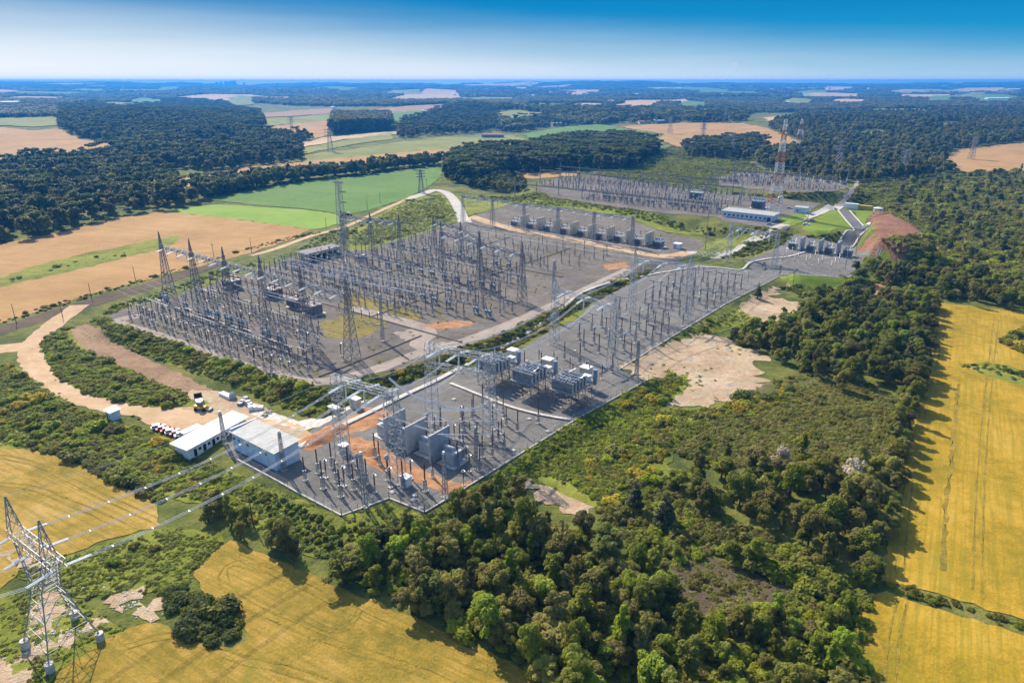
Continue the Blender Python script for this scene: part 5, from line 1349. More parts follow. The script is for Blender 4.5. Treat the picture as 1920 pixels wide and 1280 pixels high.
for i, s_ in enumerate((176, 184.5, 193.2, 202)):
    transformer('shunt_reactor', 'grey reactor with dark fins ' + ('left of the leftmost grey front fire wall', 'between leftmost and middle grey front fire walls', 'between middle and rightmost grey front fire walls', 'right of the rightmost grey front fire wall')[i], s_, -29, 4.0, 3.6, 3.2, 'grey_paint', group='reactors between the front fire walls')
for i in range(8):
    firewall(36 + i * 13.6, 236.5, 9, 8.5, 'wallbeige', f'beige ribbed fire wall of the long transformer row, {("first", "second", "third", "fourth", "fifth", "sixth", "seventh", "last")[i]} from the left', ribs=True, group='beige fire walls of the transformer row')
for i in range(9):
    transformer('power_transformer', f'grey transformer in the long row, {("first", "second", "third", "fourth", "fifth", "sixth", "seventh", "eighth", "blue last one,")[i]} from the left', 29.5 + i * 13.6, 235.5, 5.6, 4.2, 3.4, 'blue_paint' if i == 8 else 'grey_paint', rad_side=-1, group='transformers of the long row')
for i, s_ in enumerate((211.2, 221.8, 231.8)):
    firewall(s_, 281, 8.5, 8, 'firewall', 'grey fire wall in the small yard by the red mound, ' + ('leftmost', 'middle', 'rightmost')[i], group='grey fire walls of the small yard')
for i, s_ in enumerate((206, 216.5, 226.8, 237)):
    transformer('shunt_reactor', 'grey reactor in the small yard by the red mound, ' + ('first', 'second', 'third', 'fourth')[i] + ' from the left', s_, 281, 4.6, 4.0, 3.2, 'grey_paint', rad_side=-1, group='reactors of the small yard')
for i, (s_, t_) in enumerate(((8, 28), (37, 31), (58.6, 28), (72, 26.5))):
    transformer('autotransformer', 'large brownish transformer behind the long spired gantry, ' + ('first', 'second', 'third', 'fourth')[i] + ' from the left', s_, t_, 6.5, 4.8, 3.8, 'rust', rad_side=-1, group='brownish transformers behind the long gantry')
transformer('autotransformer', 'blue-grey transformer beside the far yard track', 148, 392, 9, 6, 5, 'blue_paint', rad_side=-1)
transformer('autotransformer', 'grey transformer among the far yard switchgear', 92, 405, 10, 6, 5, 'grey_paint', rad_side=-1)

for bi, (s_, t_) in enumerate(((178.2, 22), (193.3, 22.3), (207.8, 24))):
    which = ('left', 'middle', 'right')[bi]
    t = thing('capacitor_bank', f'raised platform stacked with capacitor cans, {which} of three', 'capacitor bank', local(s_, t_), ANG, 'capacitor banks on raised platforms')
    DZ, HX, HY = 5.6, 4.3, 7.4
    lg = MB(); fo = MB()
    for x in (-3.6, 0, 3.6):
        for y in (-6.4, -2.1, 2.1, 6.4):
            lg.cyl((x, y, .3), (x, y, DZ), .13, .13, 6); fo.box((x, y, -.2), (.8, .8, .5))
            if y < 6: lg.bar((x, y, .5), (x, y + 4.3, DZ - .2), .07); lg.bar((x, y + 4.3, .5), (x, y, DZ - .2), .07)
            if x < 3: lg.bar((x, y, .5), (x + 3.6, y, DZ - .2), .07)
    lg.obj('leg_frame', M['steel_dark'], t); fo.obj('footing', M['concrete'], t)
    m = MB()
    for k_ in range(9): m.box((-HX + HX * 2 * k_ / 8, 0, DZ), (.16, HY * 2, .3))
    for k_ in range(22): m.box((0, -HY + HY * 2 * k_ / 21, DZ + .31), (HX * 2, .42, .07))
    m.obj('deck', M['steel'], t)
    for k_ in range(5):
        y = -6.2 + k_ * 2.0; r = MB(); c = MB()
        for x in (-3.9, 0, 3.9): r.box((x, y, DZ + .4), (.12, .9, 3.4))
        for z in range(random.choice([3, 4, 4])):
            zz = DZ + .55 + z * .82; r.bar((-3.9, y - .45, zz), (3.9, y - .45, zz), .1); r.bar((-3.9, y + .45, zz), (3.9, y + .45, zz), .1)
            for q in range(17):
                x = -3.6 + q * .45
                if abs(x) > .15 and random.random() < .86: c.box((x, y + random.uniform(-.05, .05), zz + .06), (.3, .95, .55)); c.cyl((x, y - .3, zz + .6), (x, y - .3, zz + .78), .05, .05, 4)
        rk = r.obj('rack', M['steel_light'], t); c.obj('capacitor', M['black_cap'], rk)
    m = MB()
    for q in range(26):
        x_, y_ = random.uniform(-4, 4), random.uniform(-6.8, 3); m.bar((x_, y_, DZ + random.uniform(2.5, 3.6)), (x_ + random.uniform(-2, 2), y_ + random.uniform(-2.2, 2.2), DZ + random.uniform(3.4, 5.2)), .11)
    for q in range(7): m.tube([(-3.5 + q * 1.1, -6.6, DZ + 4), (-3.4 + q * 1.1, -2, DZ + 4.5), (-3.5 + q * 1.1, 3, DZ + 3.8)], .06)
    m.obj('busbar', M['alu'], t)
    ins = MB()
    for q in range(6): ins.ribbed((-3.4 + q * 1.3, 4.2, DZ + .4), (-3.0 + q * 1.3, 4.9, DZ + 2.4), .16, 6, 6)
    ins.obj('insulator', M['porcelain'], t)
    MB().box((2.2, 5.2, DZ + .4), (2.4, 1.7, 1.9)).box((2.2, 5.2, DZ + 2.31), (2.7, 2.0, .12)).obj('control_box', M['white'], t)
    d = MB().cyl((4.6, 6.4, DZ + 1.2), (4.6, 6.4, DZ + 4.6), .75, .75, 14); d.obj('drum', M['blue_paint'], t); MB().cyl((4.6, 6.4, DZ - .8), (4.6, 6.4, DZ + 1.2), .6, .6, 12).obj('drum_base', M['radiator'], t)
    cab = thing('switch_cabinet', f'white cabinet raised on posts behind the {which} capacitor bank', 'cabinet', local(s_ - 2.2, t_ + 12), ANG, 'white raised cabinets behind the capacitor banks')
    m = MB()
    for x in (-1.3, 1.3):
        for y in (-1, 1): m.bar((x, y, -.1), (x, y, 4.2), .2)
    m.obj('post', M['steel'], cab); MB().box((0, 0, 4.2), (3.4, 2.8, 3.2)).obj('cabinet_body', M['wallbeige'], cab); MB().box((0, 0, 7.41), (3.8, 3.2, .22)).obj('roof', M['white'], cab)

# ------------------------------------------------------------------ buildings
def ang(a, b): return math.atan2(b[1] - a[1], b[0] - a[0])
def building(name, label, cx, cy, rz, L, W_, h, wall, roof, front=(), pitch=.25, z=None, over=.5, cat='building', kerb=None, back=True, sillh=1.0, doorh=2.1):
    """front = list of (x along the long side, width, height, sill, kind) on the -y side"""
    t = thing(name, label, cat, (cx, cy, float(zt(cx, cy)) if z is None else z), rz)
    MB().box((0, 0, -.6), (L, W_, h + .6)).obj('wall', M[wall], t)
    m = MB(); n = len(m.v)
    e = over; z0, z1 = h + .01, h + pitch + .01
    for zz in (0, .16):
        m.v += [(-L / 2 - e, -W_ / 2 - e, z0 + zz), (L / 2 + e, -W_ / 2 - e, z0 + zz), (L / 2 + e, W_ / 2 + e, z1 + zz), (-L / 2 - e, W_ / 2 + e, z1 + zz)]
    m.f += [(3, 2, 1, 0), (4, 5, 6, 7), (0, 1, 5, 4), (1, 2, 6, 5), (2, 3, 7, 6), (3, 0, 4, 7)]; m.mi += [0] * 6
    k_ = -L / 2 - e + .4
    while k_ < L / 2 + e:
        m.bar((k_, -W_ / 2 - e + .02, z0 + .165), (k_, W_ / 2 + e - .02, z1 + .165), .06); k_ += 1.1
    m.obj('roof', M[roof], t)
    for (x, w, hh, sill, kind) in front:
        y = -W_ / 2 - .03
        if kind == 'window':
            f = MB().box((x, y, sill - .1), (w + .24, .12, .1)).box((x, y, sill + hh), (w + .24, .12, .1)).box((x - w / 2 - .06, y, sill), (.12, .12, hh)).box((x + w / 2 + .06, y, sill), (.12, .12, hh)).obj('window', M['white'], t)
            MB().box((x, y, sill), (w, .05, hh)).obj('pane', M['glass'], f)
        elif kind == 'door': MB().box((x, y, .0), (w, .09, hh)).obj('door', M['dark'], t)
        elif kind == 'panel': MB().box((x, y - .02, .3), (w, .1, hh)).obj('pilaster', M[wall], t)
    return t
# long white shed
a, b = Vector((-90.6, 167.2)), Vector((-81.4, 186.2)); c_ = Vector((-94.6, 169.6)); d = (b - a).normalized(); nrm = Vector((-d.y, d.x))
Ls = (b - a).length; Wd = 5.2; ce = (a + b) / 2 + nrm * Wd / 2
fr = []
for q in range(6):
    x = -Ls / 2 + 2.4 + q * 3.2; fr += [(x, .95, 2.1, 0, 'door'), (x + 1.55, .95, .9, 1.1, 'window')]
building('workers_shed', 'long narrow white shed with a row of dark doors', ce.x, ce.y, ang(a, b), Ls, Wd, 3.3, 'white', 'roof_pale', fr, .6, over=.9)
# blue and white warehouse
s_, t_ = 157.0, -57.0; x, y, z = ST(s_, t_)
fr = [(-9.4 + q * 2.15 + .5, 1.2, .8, 3.5, 'window') for q in (0, 1, 2, 3, 6, 7)] + [(-10 + q * 3.33, .22, 5.2, 0, 'panel') for q in range(1, 6)]
wz = float(zt(x, y)); wh = building('warehouse', 'big blue-white warehouse with a flat grey corrugated roof', x, y, ANG, 20, 7.6, 5.6, 'bluewhite', 'roof_grey', fr, .5, over=.55, z=wz)
MB().box((-10.4, .4, 5.4), (.35, 8.4, 1.0)).obj('parapet', M['white'], wh)
# guard hut, container, kiosks
p = gp(214, 784); t = building('guard_hut', 'tiny white hut beside the winding dirt road', p.x, p.y, ANG, 3.6, 2.8, 2.9, 'bluewhite', 'roof_pale', [(0.9, .8, .8, 1.1, 'window'), (-.9, .8, 2.0, 0, 'door')], .3, over=.45)
t = thing('shipping_container', 'white shipping container beside the long white shed', 'container', (-96.2, 181.5, float(zt(-96.2, 181.5))), math.atan2(5.3, 3.3))
m = MB().box((0, 0, .1), (6.1, 2.45, 2.6))
for k_ in range(14): m.box((-2.8 + k_ * .43, -1.26, .3), (.18, .08, 2.2)); m.box((-2.8 + k_ * .43, 1.26, .3), (.18, .08, 2.2))
m.obj('container_body', M['white'], t); MB().box((-3.08, 0, .3), (.08, 2.1, 2.2)).obj('door', M['grey_paint'], t)
def kiosk(u, v, w, d, h, label, mat='wallbeige', roof='white', name='kiosk', rot=0.0):
    p = gp(u, v); t = thing(name, label, 'kiosk', p, ANG + rot)
    MB().box((0, 0, -.1), (w + .3, d + .3, .3)).obj('base', M['concrete'], t); MB().box((0, 0, .2), (w, d, h)).obj('kiosk_body', M[mat], t); MB().box((0, 0, h + .21), (w + .35, d + .35, .18)).obj('roof', M[roof], t)
    MB().box((-w * .15, -d / 2 - .03, .4), (w * .4, .06, h * .75)).obj('door', M['grey_paint'], t)
kiosk(667, 764, 3.4, 2.0, 3.2, 'tall beige kiosk under the front portal'); kiosk(627, 774, 3.6, 1.8, 1.9, 'low beige kiosk under the front portal')
kiosk(762, 909, 2.3, 1.9, 2.4, 'white kiosk on the gravel below the orange clay strip', 'white'); kiosk(646, 850, 2.2, 2.0, 2.6, 'grey kiosk on the orange clay beside the trench', 'grey_paint')
kiosk(1270, 466, 4.5, 4, 3.0, 'small white hut where the sandy road ends', 'white')
# dark-fronted beige building in the left yard
x, y, z = ST(-8, 94)
building('control_house', 'beige open-fronted building at the back of the left gravel yard', x, y, ANG + math.pi / 2, 24, 8, 5, 'wallbeige', 'roof_dull', [(-8 + q * 4, 2.6, 3.6, 0, 'door') for q in range(5)], .3)
x, y, z = ST(157, 346)
building('control_house', 'long pale blue control building at the back', x, y, ANG, 36, 13, 4.6, 'bluewhite', 'roof_grey', [(-16 + q * 3.2, 1.8, 1.3, 1.5, 'window') for q in range(10)] + [(15.5, 2.4, 3, 0, 'door')], .3, over=1.0)
p = gp(1502, 399); building('control_house', 'small white hut behind the lawn', p.x, p.y, ANG, 9, 6, 4.2, 'bluewhite', 'roof_grey', [(-2, 1.4, 1, 1.5, 'window')], .3)
p = gp(1596, 391); building('site_container', 'white container beside the far road bend', p.x, p.y, ANG, 10, 4, 4, 'white', 'roof_pale', [], .1, over=.2, cat='container')
p = gp(1622, 393); t = thing('skip', 'yellow skip beside the white container at the road bend', 'skip', p, ANG)
MB().box((0, 0, 0), (9.5, 3.5, 3.2), top=1.06).box((0, 0, 3.2), (10.4, 4.0, .2)).obj('skip_body', M['yellow'], t)
p = gp(1645, 400); t = thing('water_tank', 'squat round tank at the tip of the red mound', 'tank', p, 0)
MB().cyl((0, 0, 0), (0, 0, 4), 3.2, 3.2, 18).obj('tank_body', M['concrete'], t); MB().rings((0, 0, 4), (0, 0, 5), [(0, 3.7), (.3, 3.7), (1, .8)], 18).obj('roof', M['roof_pale'], t)

# ------------------------------------------------------------------ masts and poles
p = gp(1450, 402); t = thing('radio_mast', 'tall red and white banded lattice mast', 'mast', p, ANG)
for i in range(9):
    f0, f1 = i / 9, (i + 1) / 9; w = lambda f: 3.6 * (1 - f) ** 1.1 + .8
    MB().lattice((0, 0, 0), 67 * f0 + (.02 if i else 0), 67 * f1, w(f0), w(f1), 3, .26, .15).obj('mast_section', M['mast_red' if i % 2 else 'roof_pale'], t)
MB().cyl((3.5, 0, 12), (4.2, -.8, 12), 2.2, 2.0, 16).obj('dish', M['white'], t)
for z in (52, 58, 63): MB().cyl((1.2, -.8, z), (1.9, -1.6, z), .9, .7, 12).obj('dish', M['white'], t)
p = gp(1496, 283); t = thing('radio_mast', 'slimmer red and white mast standing in the far wood', 'mast', p, ANG)
for i in range(6):
    f0, f1 = i / 6, (i + 1) / 6; w = lambda f: 5.5 * (1 - f) + .9
    MB().lattice((0, 0, 0), 48 * f0 + (.02 if i else 0), 48 * f1, w(f0), w(f1), 2, .36, .2).obj('mast_section', M['white' if i % 2 else 'mast_red'], t)
def pylon(u, v, h, label):
    p = gp(u, v); t = thing('transmission_tower', label, 'pylon', p, rad(20))
    MB().lattice((0, 0, 0), 0, h, h * .11, h * .03, 9, .35, .2).obj('body', M['steel'], t)
    for f in (.72, .84, .95): MB().truss((-h * .2, 0, h * f), (h * .2, 0, h * f), h * .03, h * .03, 6, .25, .15).obj('crossarm', M['steel'], t)
for u, v, h, lab in [(1570, 322, 36, 'grey pylon in front of the far right wood'), (1692, 332, 30, 'grey pylon at the edge of the tan field on the right'), (1317, 268, 34, 'grey pylon in the tan field behind the pine grove'), (790, 362, 22, 'small pylon beside the paved lane'), (1372, 296, 34, 'grey pylon beside the scrubby hillside'),
                     (1256, 252, 36, 'grey pylon at the left end of the distant tan field'), (548, 250, 32, 'distant grey pylon left of the tall grove'), (620, 285, 34, 'distant grey pylon in the yellow-green field'), (1820, 300, 30, 'grey pylon standing in the tan field on the right')]: pylon(u, v, h, lab)
def pole(u, v, h, label, arm=False, mat='wood', name='utility_pole', r=.17):
    p = gp(u, v); t = thing(name, label, 'pole', p, ANG)
    MB().cyl((0, 0, -.4), (0, 0, h), r, r * .65, 7).obj('shaft', M[mat], t)
    if arm: MB().bar((-1.3, 0, h - .7), (1.3, 0, h - .7), .16).bar((-1, 0, h - 1.6), (1, 0, h - 1.6), .14).obj('crossarm', M[mat], t)
for u, v, h, arm, lab in [(472, 474, 9, 0, 'bare wooden pole at the corner of the tan field'), (403, 494, 12, 1, 'wooden pole with crossarms behind the long gantry'), (255, 530, 9, 0, 'thin wooden pole on the tan field edge'), (172, 560, 8, 0, 'thin wooden pole left of the gravel yard corner'), (31, 606, 9, 0, 'wooden pole at the far left of the dark soil strip'),
                          (612, 430, 9, 0, 'wooden pole beside the lime crop field'), (689, 394, 10, 0, 'wooden pole at the edge of the green crop field'), (713, 382, 10, 0, 'wooden pole by the bushes of the green crop field'), (800, 352, 9, 1, 'wooden pole beside the top of the paved lane'), (1488, 526, 6, 0, 'short wooden post in the grass by the small yard'),
                          (1770, 320, 14, 1, 'wooden pole at the left corner of the right tan field'), (1778, 322, 14, 1, 'wooden pole just inside the right tan field'), (118, 596, 8, 0, 'wooden pole beside the dirt road bend'), (475, 985, 8, 0, 'thin pole in the tree belt below the warehouse')]: pole(u, v, h, lab, arm)
for u, v, h, lab in [(1584, 506, 17, 'tall grey lighting pole in front of the small yard'), (1604, 478, 17, 'tall grey lighting pole beside the asphalt drive'), (1513, 420, 15, 'grey lighting pole at the edge of the lawn'), (1592, 455, 15, 'grey lighting pole behind the small fire walls'), (1322, 470, 24, 'tall dark lighting pole in front of the bank')]: pole(u, v, h, lab, False, 'steel_dark' if u == 1322 else 'steel', 'lighting_pole', .22)
# concrete post rows of the far yards
for t_, s0, s1, h, lab in [(352, -58, 130, 17, 'row of tall posts along the near side of the far yard'), (398, -62, 132, 17, 'row of tall posts through the middle of the far yard'), (440, -66, 110, 16, 'row of tall posts along the back of the far yard'), (505, 66, 178, 15, 'row of tall posts in the farthest yard'), (560, 68, 176, 15, 'row of tall posts at the back of the farthest yard')]:
    p0 = ST(s0, t_); g_ = thing('steel_gantry', lab, 'gantry', p0, ANG); n = int((s1 - s0) / 21); L_ = (s1 - s0) / n; bm = MB()
    for i in range(n + 1): MB().cyl((i * L_, 0, -.3), (i * L_, 0, h), .45, .28, 8).obj('post', M['steel'], g_)
    for i in range(n):
        MB().truss((i * L_ + .3, 0, h - 3), ((i + 1) * L_ - .3, 0, h - 3), .9, .8, 8, .22, .12).obj('beam', M['steel_dark'], g_)

# ------------------------------------------------------------------ vehicles
def car(label, x, y, rz, paint, hood=None, group=None, z=None, sc=1.0, suv=False):
    t = thing('parked_car', label, 'car', (x, y, float(zt(x, y)) + .02 if z is None else z), rz, group); t.scale = (sc,) * 3
    m = MB(); prof = [(-2.1, .42), (-2.1, .86), (-1.35, .98), (-.95, .98), (1.0, .98), (2.0, .78), (2.12, .5), (2.12, .34), (-2.05, .32)]
    n = len(prof)
    for y_ in (-.84, .84): m.v += [(a, y_, b) for a, b in prof]
    m.f += [tuple(range(n - 1, -1, -1)), tuple(range(n, 2 * n))] + [(i, (i + 1) % n, n + (i + 1) % n, n + i) for i in range(n)]; m.mi += [0] * (n + 2)
    m.obj('body', M[paint], t)
    e = -1.9 if suv else -1.5
    g_ = MB(); base = [(e, -.8), (1.0, -.8), (1.0, .8), (e, .8)]; top = [(e + .35, -.66), (.25, -.66), (.25, .66), (e + .35, .66)]
    g_.v += [(a, b, .985) for a, b in base] + [(a, b, 1.46) for a, b in top]; g_.f += [(0, 1, 5, 4), (1, 2, 6, 5), (2, 3, 7, 6), (3, 0, 4, 7), (4, 5, 6, 7)]; g_.mi += [0] * 5
    g_.obj('window', M['glass'], t)
    MB().box(((e + .6) / 2, 0, 1.465), (.3 - e - .1, 1.36, .05)).obj('roof', M[paint], t)
    if hood: MB().box((1.45, 0, .965 - .08), (.8, 1.5, .05)).obj('hood', M[hood], t)
    for x_ in (-1.3, 1.35):
        for y_ in (-.86, .86): MB().cyl((x_, y_ - .1, .32), (x_, y_ + .1, .32), .32, .32, 12).obj('wheel', M['tyre'], t)
    return t
CL = [('white', None, 'white car at the far left of the parked row'), ('red', None, 'red car next to the leftmost white car'), ('red', None, 'red car third in the parked row'), ('white', 'red', 'white car with a red hood in the parked row'), ('red', None, 'red car fifth in the parked row'), ('white', None, 'white car nearest the white container')]
for i, (pt_, hd, lab) in enumerate(CL):
    p = gp(298 + i * 8.6, 803 + i * 2.9); car(lab, p.x, p.y, ANG + 1.15, pt_, hd, 'cars parked beside the container', suv=i in (0, 3))
for i, (u, v, pt_, lab) in enumerate([(683, 483, 'white', 'white car alone at the edge of the dark yard'), (622, 484, 'white', 'white car in front of the beige building, left of two'), (636, 481, 'white', 'white car in front of the beige building, right of two'), (1443, 422, 'grey_paint', 'grey car in front of the blue control building'),
                                      (1512, 422, 'white', 'white car on the road beside the lawn'), (1480, 392, 'grey_paint', 'grey car parked behind the small white hut'), (1548, 384, 'radiator', 'dark car on the far road'), (1523, 416, 'radiator', 'dark car beside the lawn edge')]):
    p = gp(u, v); car(lab, p.x, p.y, ANG + .1, pt_, sc=1.1)
# dump truck and loader
p = gp(374, 757); tr = thing('dump_truck', 'white dump truck with an empty brown bed', 'truck', p, ANG - .45)
MB().box((0, 0, .75), (7.2, 1.0, .35)).obj('chassis', M['steel_dark'], tr)
m = MB().box((2.75, 0, .9), (1.8, 2.4, 1.9), top=.92); m.obj('cab', M['white'], tr)
MB().box((3.66, 0, 1.8), (.06, 1.9, .75)).obj('windscreen', M['glass'], tr)
for y_ in (-1.21, 1.21): MB().box((2.9, y_, 1.75), (.9, .06, .65)).obj('window', M['glass'], tr)
m = MB().box((-1.2, 0, 1.15), (5.0, 2.4, .15)).box((-1.2, -1.22, 1.3), (5.0, .1, 1.2)).box((-1.2, 1.22, 1.3), (5.0, .1, 1.2)).box((1.28, 0, 1.3), (.1, 2.3, 1.5)).box((-3.68, 0, 1.3), (.1, 2.3, 1.1)); m.obj('dump_bed', M['ditch'], tr)
for x_ in (2.6, -1.6, -2.8):
    for y_ in (-1.05, 1.05): MB().cyl((x_, y_ - .18, .52), (x_, y_ + .18, .52), .52, .52, 14).obj('wheel', M['tyre'], tr)
p = gp(378, 769); lo_ = thing('wheel_loader', 'yellow and white loader parked in front of the truck', 'loader', p, ANG + .5)
MB().box((-.9, 0, .8), (2.4, 1.7, 1.1)).box((.9, 0, .75), (1.6, 1.3, .8)).obj('body', M['yellow'], lo_)
MB().box((-.2, 0, 1.9), (1.3, 1.4, 1.2), top=.9).obj('window', M['glass'], lo_); MB().box((-.2, 0, 3.11), (1.5, 1.6, .12)).obj('roof', M['white'], lo_)
MB().bar((1.2, -.5, 1.3), (3.0, -.5, .5), .22).bar((1.2, .5, 1.3), (3.0, .5, .5), .22).obj('arm', M['yellow'], lo_); MB().box((3.2, 0, .1), (.7, 2.2, .8), top=.8).obj('bucket', M['steel_dark'], lo_)
for x_ in (-1.4, 1.4):
    for y_ in (-.95, .95): MB().cyl((x_, y_ - .2, .6), (x_, y_ + .2, .6), .6, .6, 14).obj('wheel', M['tyre'], lo_)
p = gp(655, 405); t_r = thing('tractor', 'red tractor on the track between the crop fields', 'tractor', p, .2)
MB().box((.9, 0, .8), (2.4, 1.1, 1.0)).obj('body', M['red'], t_r); MB().box((-.8, 0, 1.2), (1.5, 1.5, 1.5), top=.9).obj('window', M['glass'], t_r); MB().box((-.8, 0, 2.71), (1.7, 1.7, .12)).obj('roof', M['white'], t_r); MB().box((-4.2, 0, .7), (4.5, 2.4, 1.4)).obj('trailer', M['ditch'], t_r)
for x_, r_ in ((1.5, .6), (-.9, .95), (-4.8, .6)):
    for y_ in (-.95, .95): MB().cyl((x_, y_ - .2, r_), (x_, y_ + .2, r_), r_, r_, 14).obj('wheel', M['tyre'], t_r)
# building material stored beside the bank
for i, (u, v, w, mat, lab) in enumerate([(425, 744, 3, 'white', 'pile of white pipes beside the bushy bank'), (437, 747, 2.2, 'grey_paint', 'grey cable drum beside the bushy bank'), (455, 756, 2.4, 'radiator', 'dark wrapped pallet beside the bushy bank'), (470, 762, 2.6, 'grey_paint', 'grey wrapped pallet beside the bushy bank'), (480, 768, 2.4, 'white', 'pale wrapped pallet at the end of the stored goods'), (500, 778, 2.6, 'concrete', 'heap of concrete rubble at the end of the bank')]):
    p = gp(u, v); t = thing(('pipe_pile', 'cable_drum', 'pallet', 'pallet', 'pallet', 'rubble_heap')[i], lab, ('pipes', 'drum', 'pallet', 'pallet', 'pallet', 'heap')[i], p, ANG + i)
    m = MB()
    if i == 0:
        for q in range(6): m.cyl((-3, -.8 + (q % 3) * .7, .35 + (q // 3) * .6), (3, -.8 + (q % 3) * .7, .35 + (q // 3) * .6), .33, .33, 8)
    elif i == 1: m.cyl((0, -.6, 1.1), (0, .6, 1.1), .8, .8, 14); m.cyl((0, -.75, 1.1), (0, -.6, 1.1), 1.15, 1.15, 14); m.cyl((0, .6, 1.1), (0, .75, 1.1), 1.15, 1.15, 14)
    elif i < 5:
        for q in range(3): m.box((-1.6 + q * 1.6, random.uniform(-.3, .3), .18), (1.4, 1.5, .9 + .3 * q), .1 * q); m.box((-1.6 + q * 1.6, 0, 0), (1.3, 1.3, .17), .1 * q)
    else:
        for q in range(14): m.box((random.uniform(-2, 2), random.uniform(-1.2, 1.2), 0), (random.uniform(.5, 1.2), random.uniform(.4, .9), random.uniform(.3, .9)), random.random() * 3, .7)
    m.obj('pile', M[mat], t)
# heaps of clay at the works
for i, (u, v, R_, lab) in enumerate([(600, 822, 5, 'long orange clay heap behind the warehouse'), (625, 806, 4, 'orange clay heap beside the trench'), (690, 845, 3.4, 'dark orange clay heap left of the fire walls'), (672, 838, 2.6, 'small orange clay heap near the grey kiosk')]):
    p = gp(u, v); r = random.Random(i); m = MB(); K = 14
    m.v.append((0, 0, R_ * .33))
    for ring, (rr, hh) in enumerate(((.35, .27), (.7, .13), (1.05, -.15))):
        for q in range(K): a_ = 6.2832 * q / K; k2 = rr * R_ * r.uniform(.75, 1.2); m.v.append((k2 * math.cos(a_) * 1.5, k2 * math.sin(a_), R_ * hh * r.uniform(.7, 1.3)))
    m.f += [(0, 1 + q, 1 + (q + 1) % K) for q in range(K)] + [(1 + g_ * K + q, 1 + (g_ + 1) * K + q, 1 + (g_ + 1) * K + (q + 1) % K, 1 + g_ * K + (q + 1) % K) for g_ in (0, 1) for q in range(K)]; m.mi += [0] * (K * 3)
    o = m.obj('clay_heap', M['clay'], None, smooth_=True, label=lab, category='heap'); o.location = p; o.rotation_euler.z = ANG + math.pi / 2 if i < 2 else ANG

# ------------------------------------------------------------------ fences
def fence(px, label, step=3.2, h=2.3, mat='steel', kerb=True, world=None):
    w = [gp(*q) for q in px]; root = thing('chain_fence', label, 'fence', w[0], 0)
    o_ = Vector(w[0]); pts = []
    for a, b in zip(w[:-1], w[1:]):
        n = max(1, int((b - a).length / step))
        for i in range(n):
            q = a + (b - a) * i / n; pts.append(Vector((q.x, q.y, float(zt(q.x, q.y)))) - o_)
    pts.append(w[-1] - o_)
    pm_ = MB().cyl((0, 0, -.3), (0, 0, h), .06, .06, 6).mesh('post', M[mat])
    for q in pts: link('post', pm_, root, q)
    m = MB()
    for zz in (.5, 1.1, 1.7, 2.2): m.tube([q + Vector((0, 0, zz)) for q in pts], .018, 3)
    m.obj('wire', M[mat], root)
    if kerb:
        m = MB()
        for a, b in zip(pts[:-1], pts[1:]):
            d_ = b - a; n = Vector((-d_.y, d_.x, 0)).normalized() * .22; i0 = len(m.v)
            for q in (a, b): m.v += [tuple(q + n - Vector((0, 0, .5))), tuple(q - n - Vector((0, 0, .5))), tuple(q - n + Vector((0, 0, .38))), tuple(q + n + Vector((0, 0, .38)))]
            for k_ in range(4): m.f.append((i0 + k_, i0 + (k_ + 1) % 4, i0 + 4 + (k_ + 1) % 4, i0 + 4 + k_)); m.mi.append(0)
        m.obj('kerb', M['concrete'], root)
fence([(445, 862), (520, 902), (560, 925), (640, 967)], 'wire fence on a kerb below the warehouse to the front corner')
fence([(641, 967), (729, 935)], 'short wire fence on a kerb right of the front corner')
fence([(730, 935), (796, 961)], 'short wire fence on a kerb before the near trees')
fence([(797, 961), (870, 917), (1075, 790)], 'wire fence on a kerb along the bright grass bank')
fence([(1076, 789), (1216, 712)], 'wire fence on a kerb beside the right capacitor bank')
fence([(1160, 694), (1250, 638), (1360, 571), (1461, 519)], 'wire fence on a kerb beside the bare clearings')
fence([(1420, 503), (1500, 517), (1590, 521), (1650, 482)], 'wire fence on a kerb round the small yard')
fence([(246, 576), (310, 561), (400, 536), (480, 511), (560, 479)], 'dark wire fence along the back of the left gravel yard', 5, 2.2, 'steel_dark', False)
fence([(700, 468), (760, 449), (868, 416)], 'dark wire fence between yard and paved lane', 5, 2.2, 'steel_dark', False)
# bare footings waiting on the new gravel
fm = MB().box((0, 0, -.2), (1.2, 1.2, .55)).box((0, 0, .36), (.7, .7, .1)).mesh('concrete_footing', M['concrete'])
r = random.Random(5)
for i in range(46):
    s_, t_ = (r.uniform(176, 214), r.uniform(-58, 10)) if i < 18 else (r.uniform(170, 212), r.uniform(30, 225)) if i < 38 else (r.uniform(205, 244), r.uniform(235, 270))
    if i < 18 and t_ > -45 and not (s_ > 204 or t_ > -22): t_ = -54
    x, y, z = ST(s_, t_)
    if any(inside(PLAT[q][0], np.array([x]), np.array([y]))[0] for q in (4, 5)):
        link('concrete_footing', fm, None, (x, y, z), ANG, label='empty square concrete footing standing on the new gravel', category='footing', group='empty footings on the new gravel')

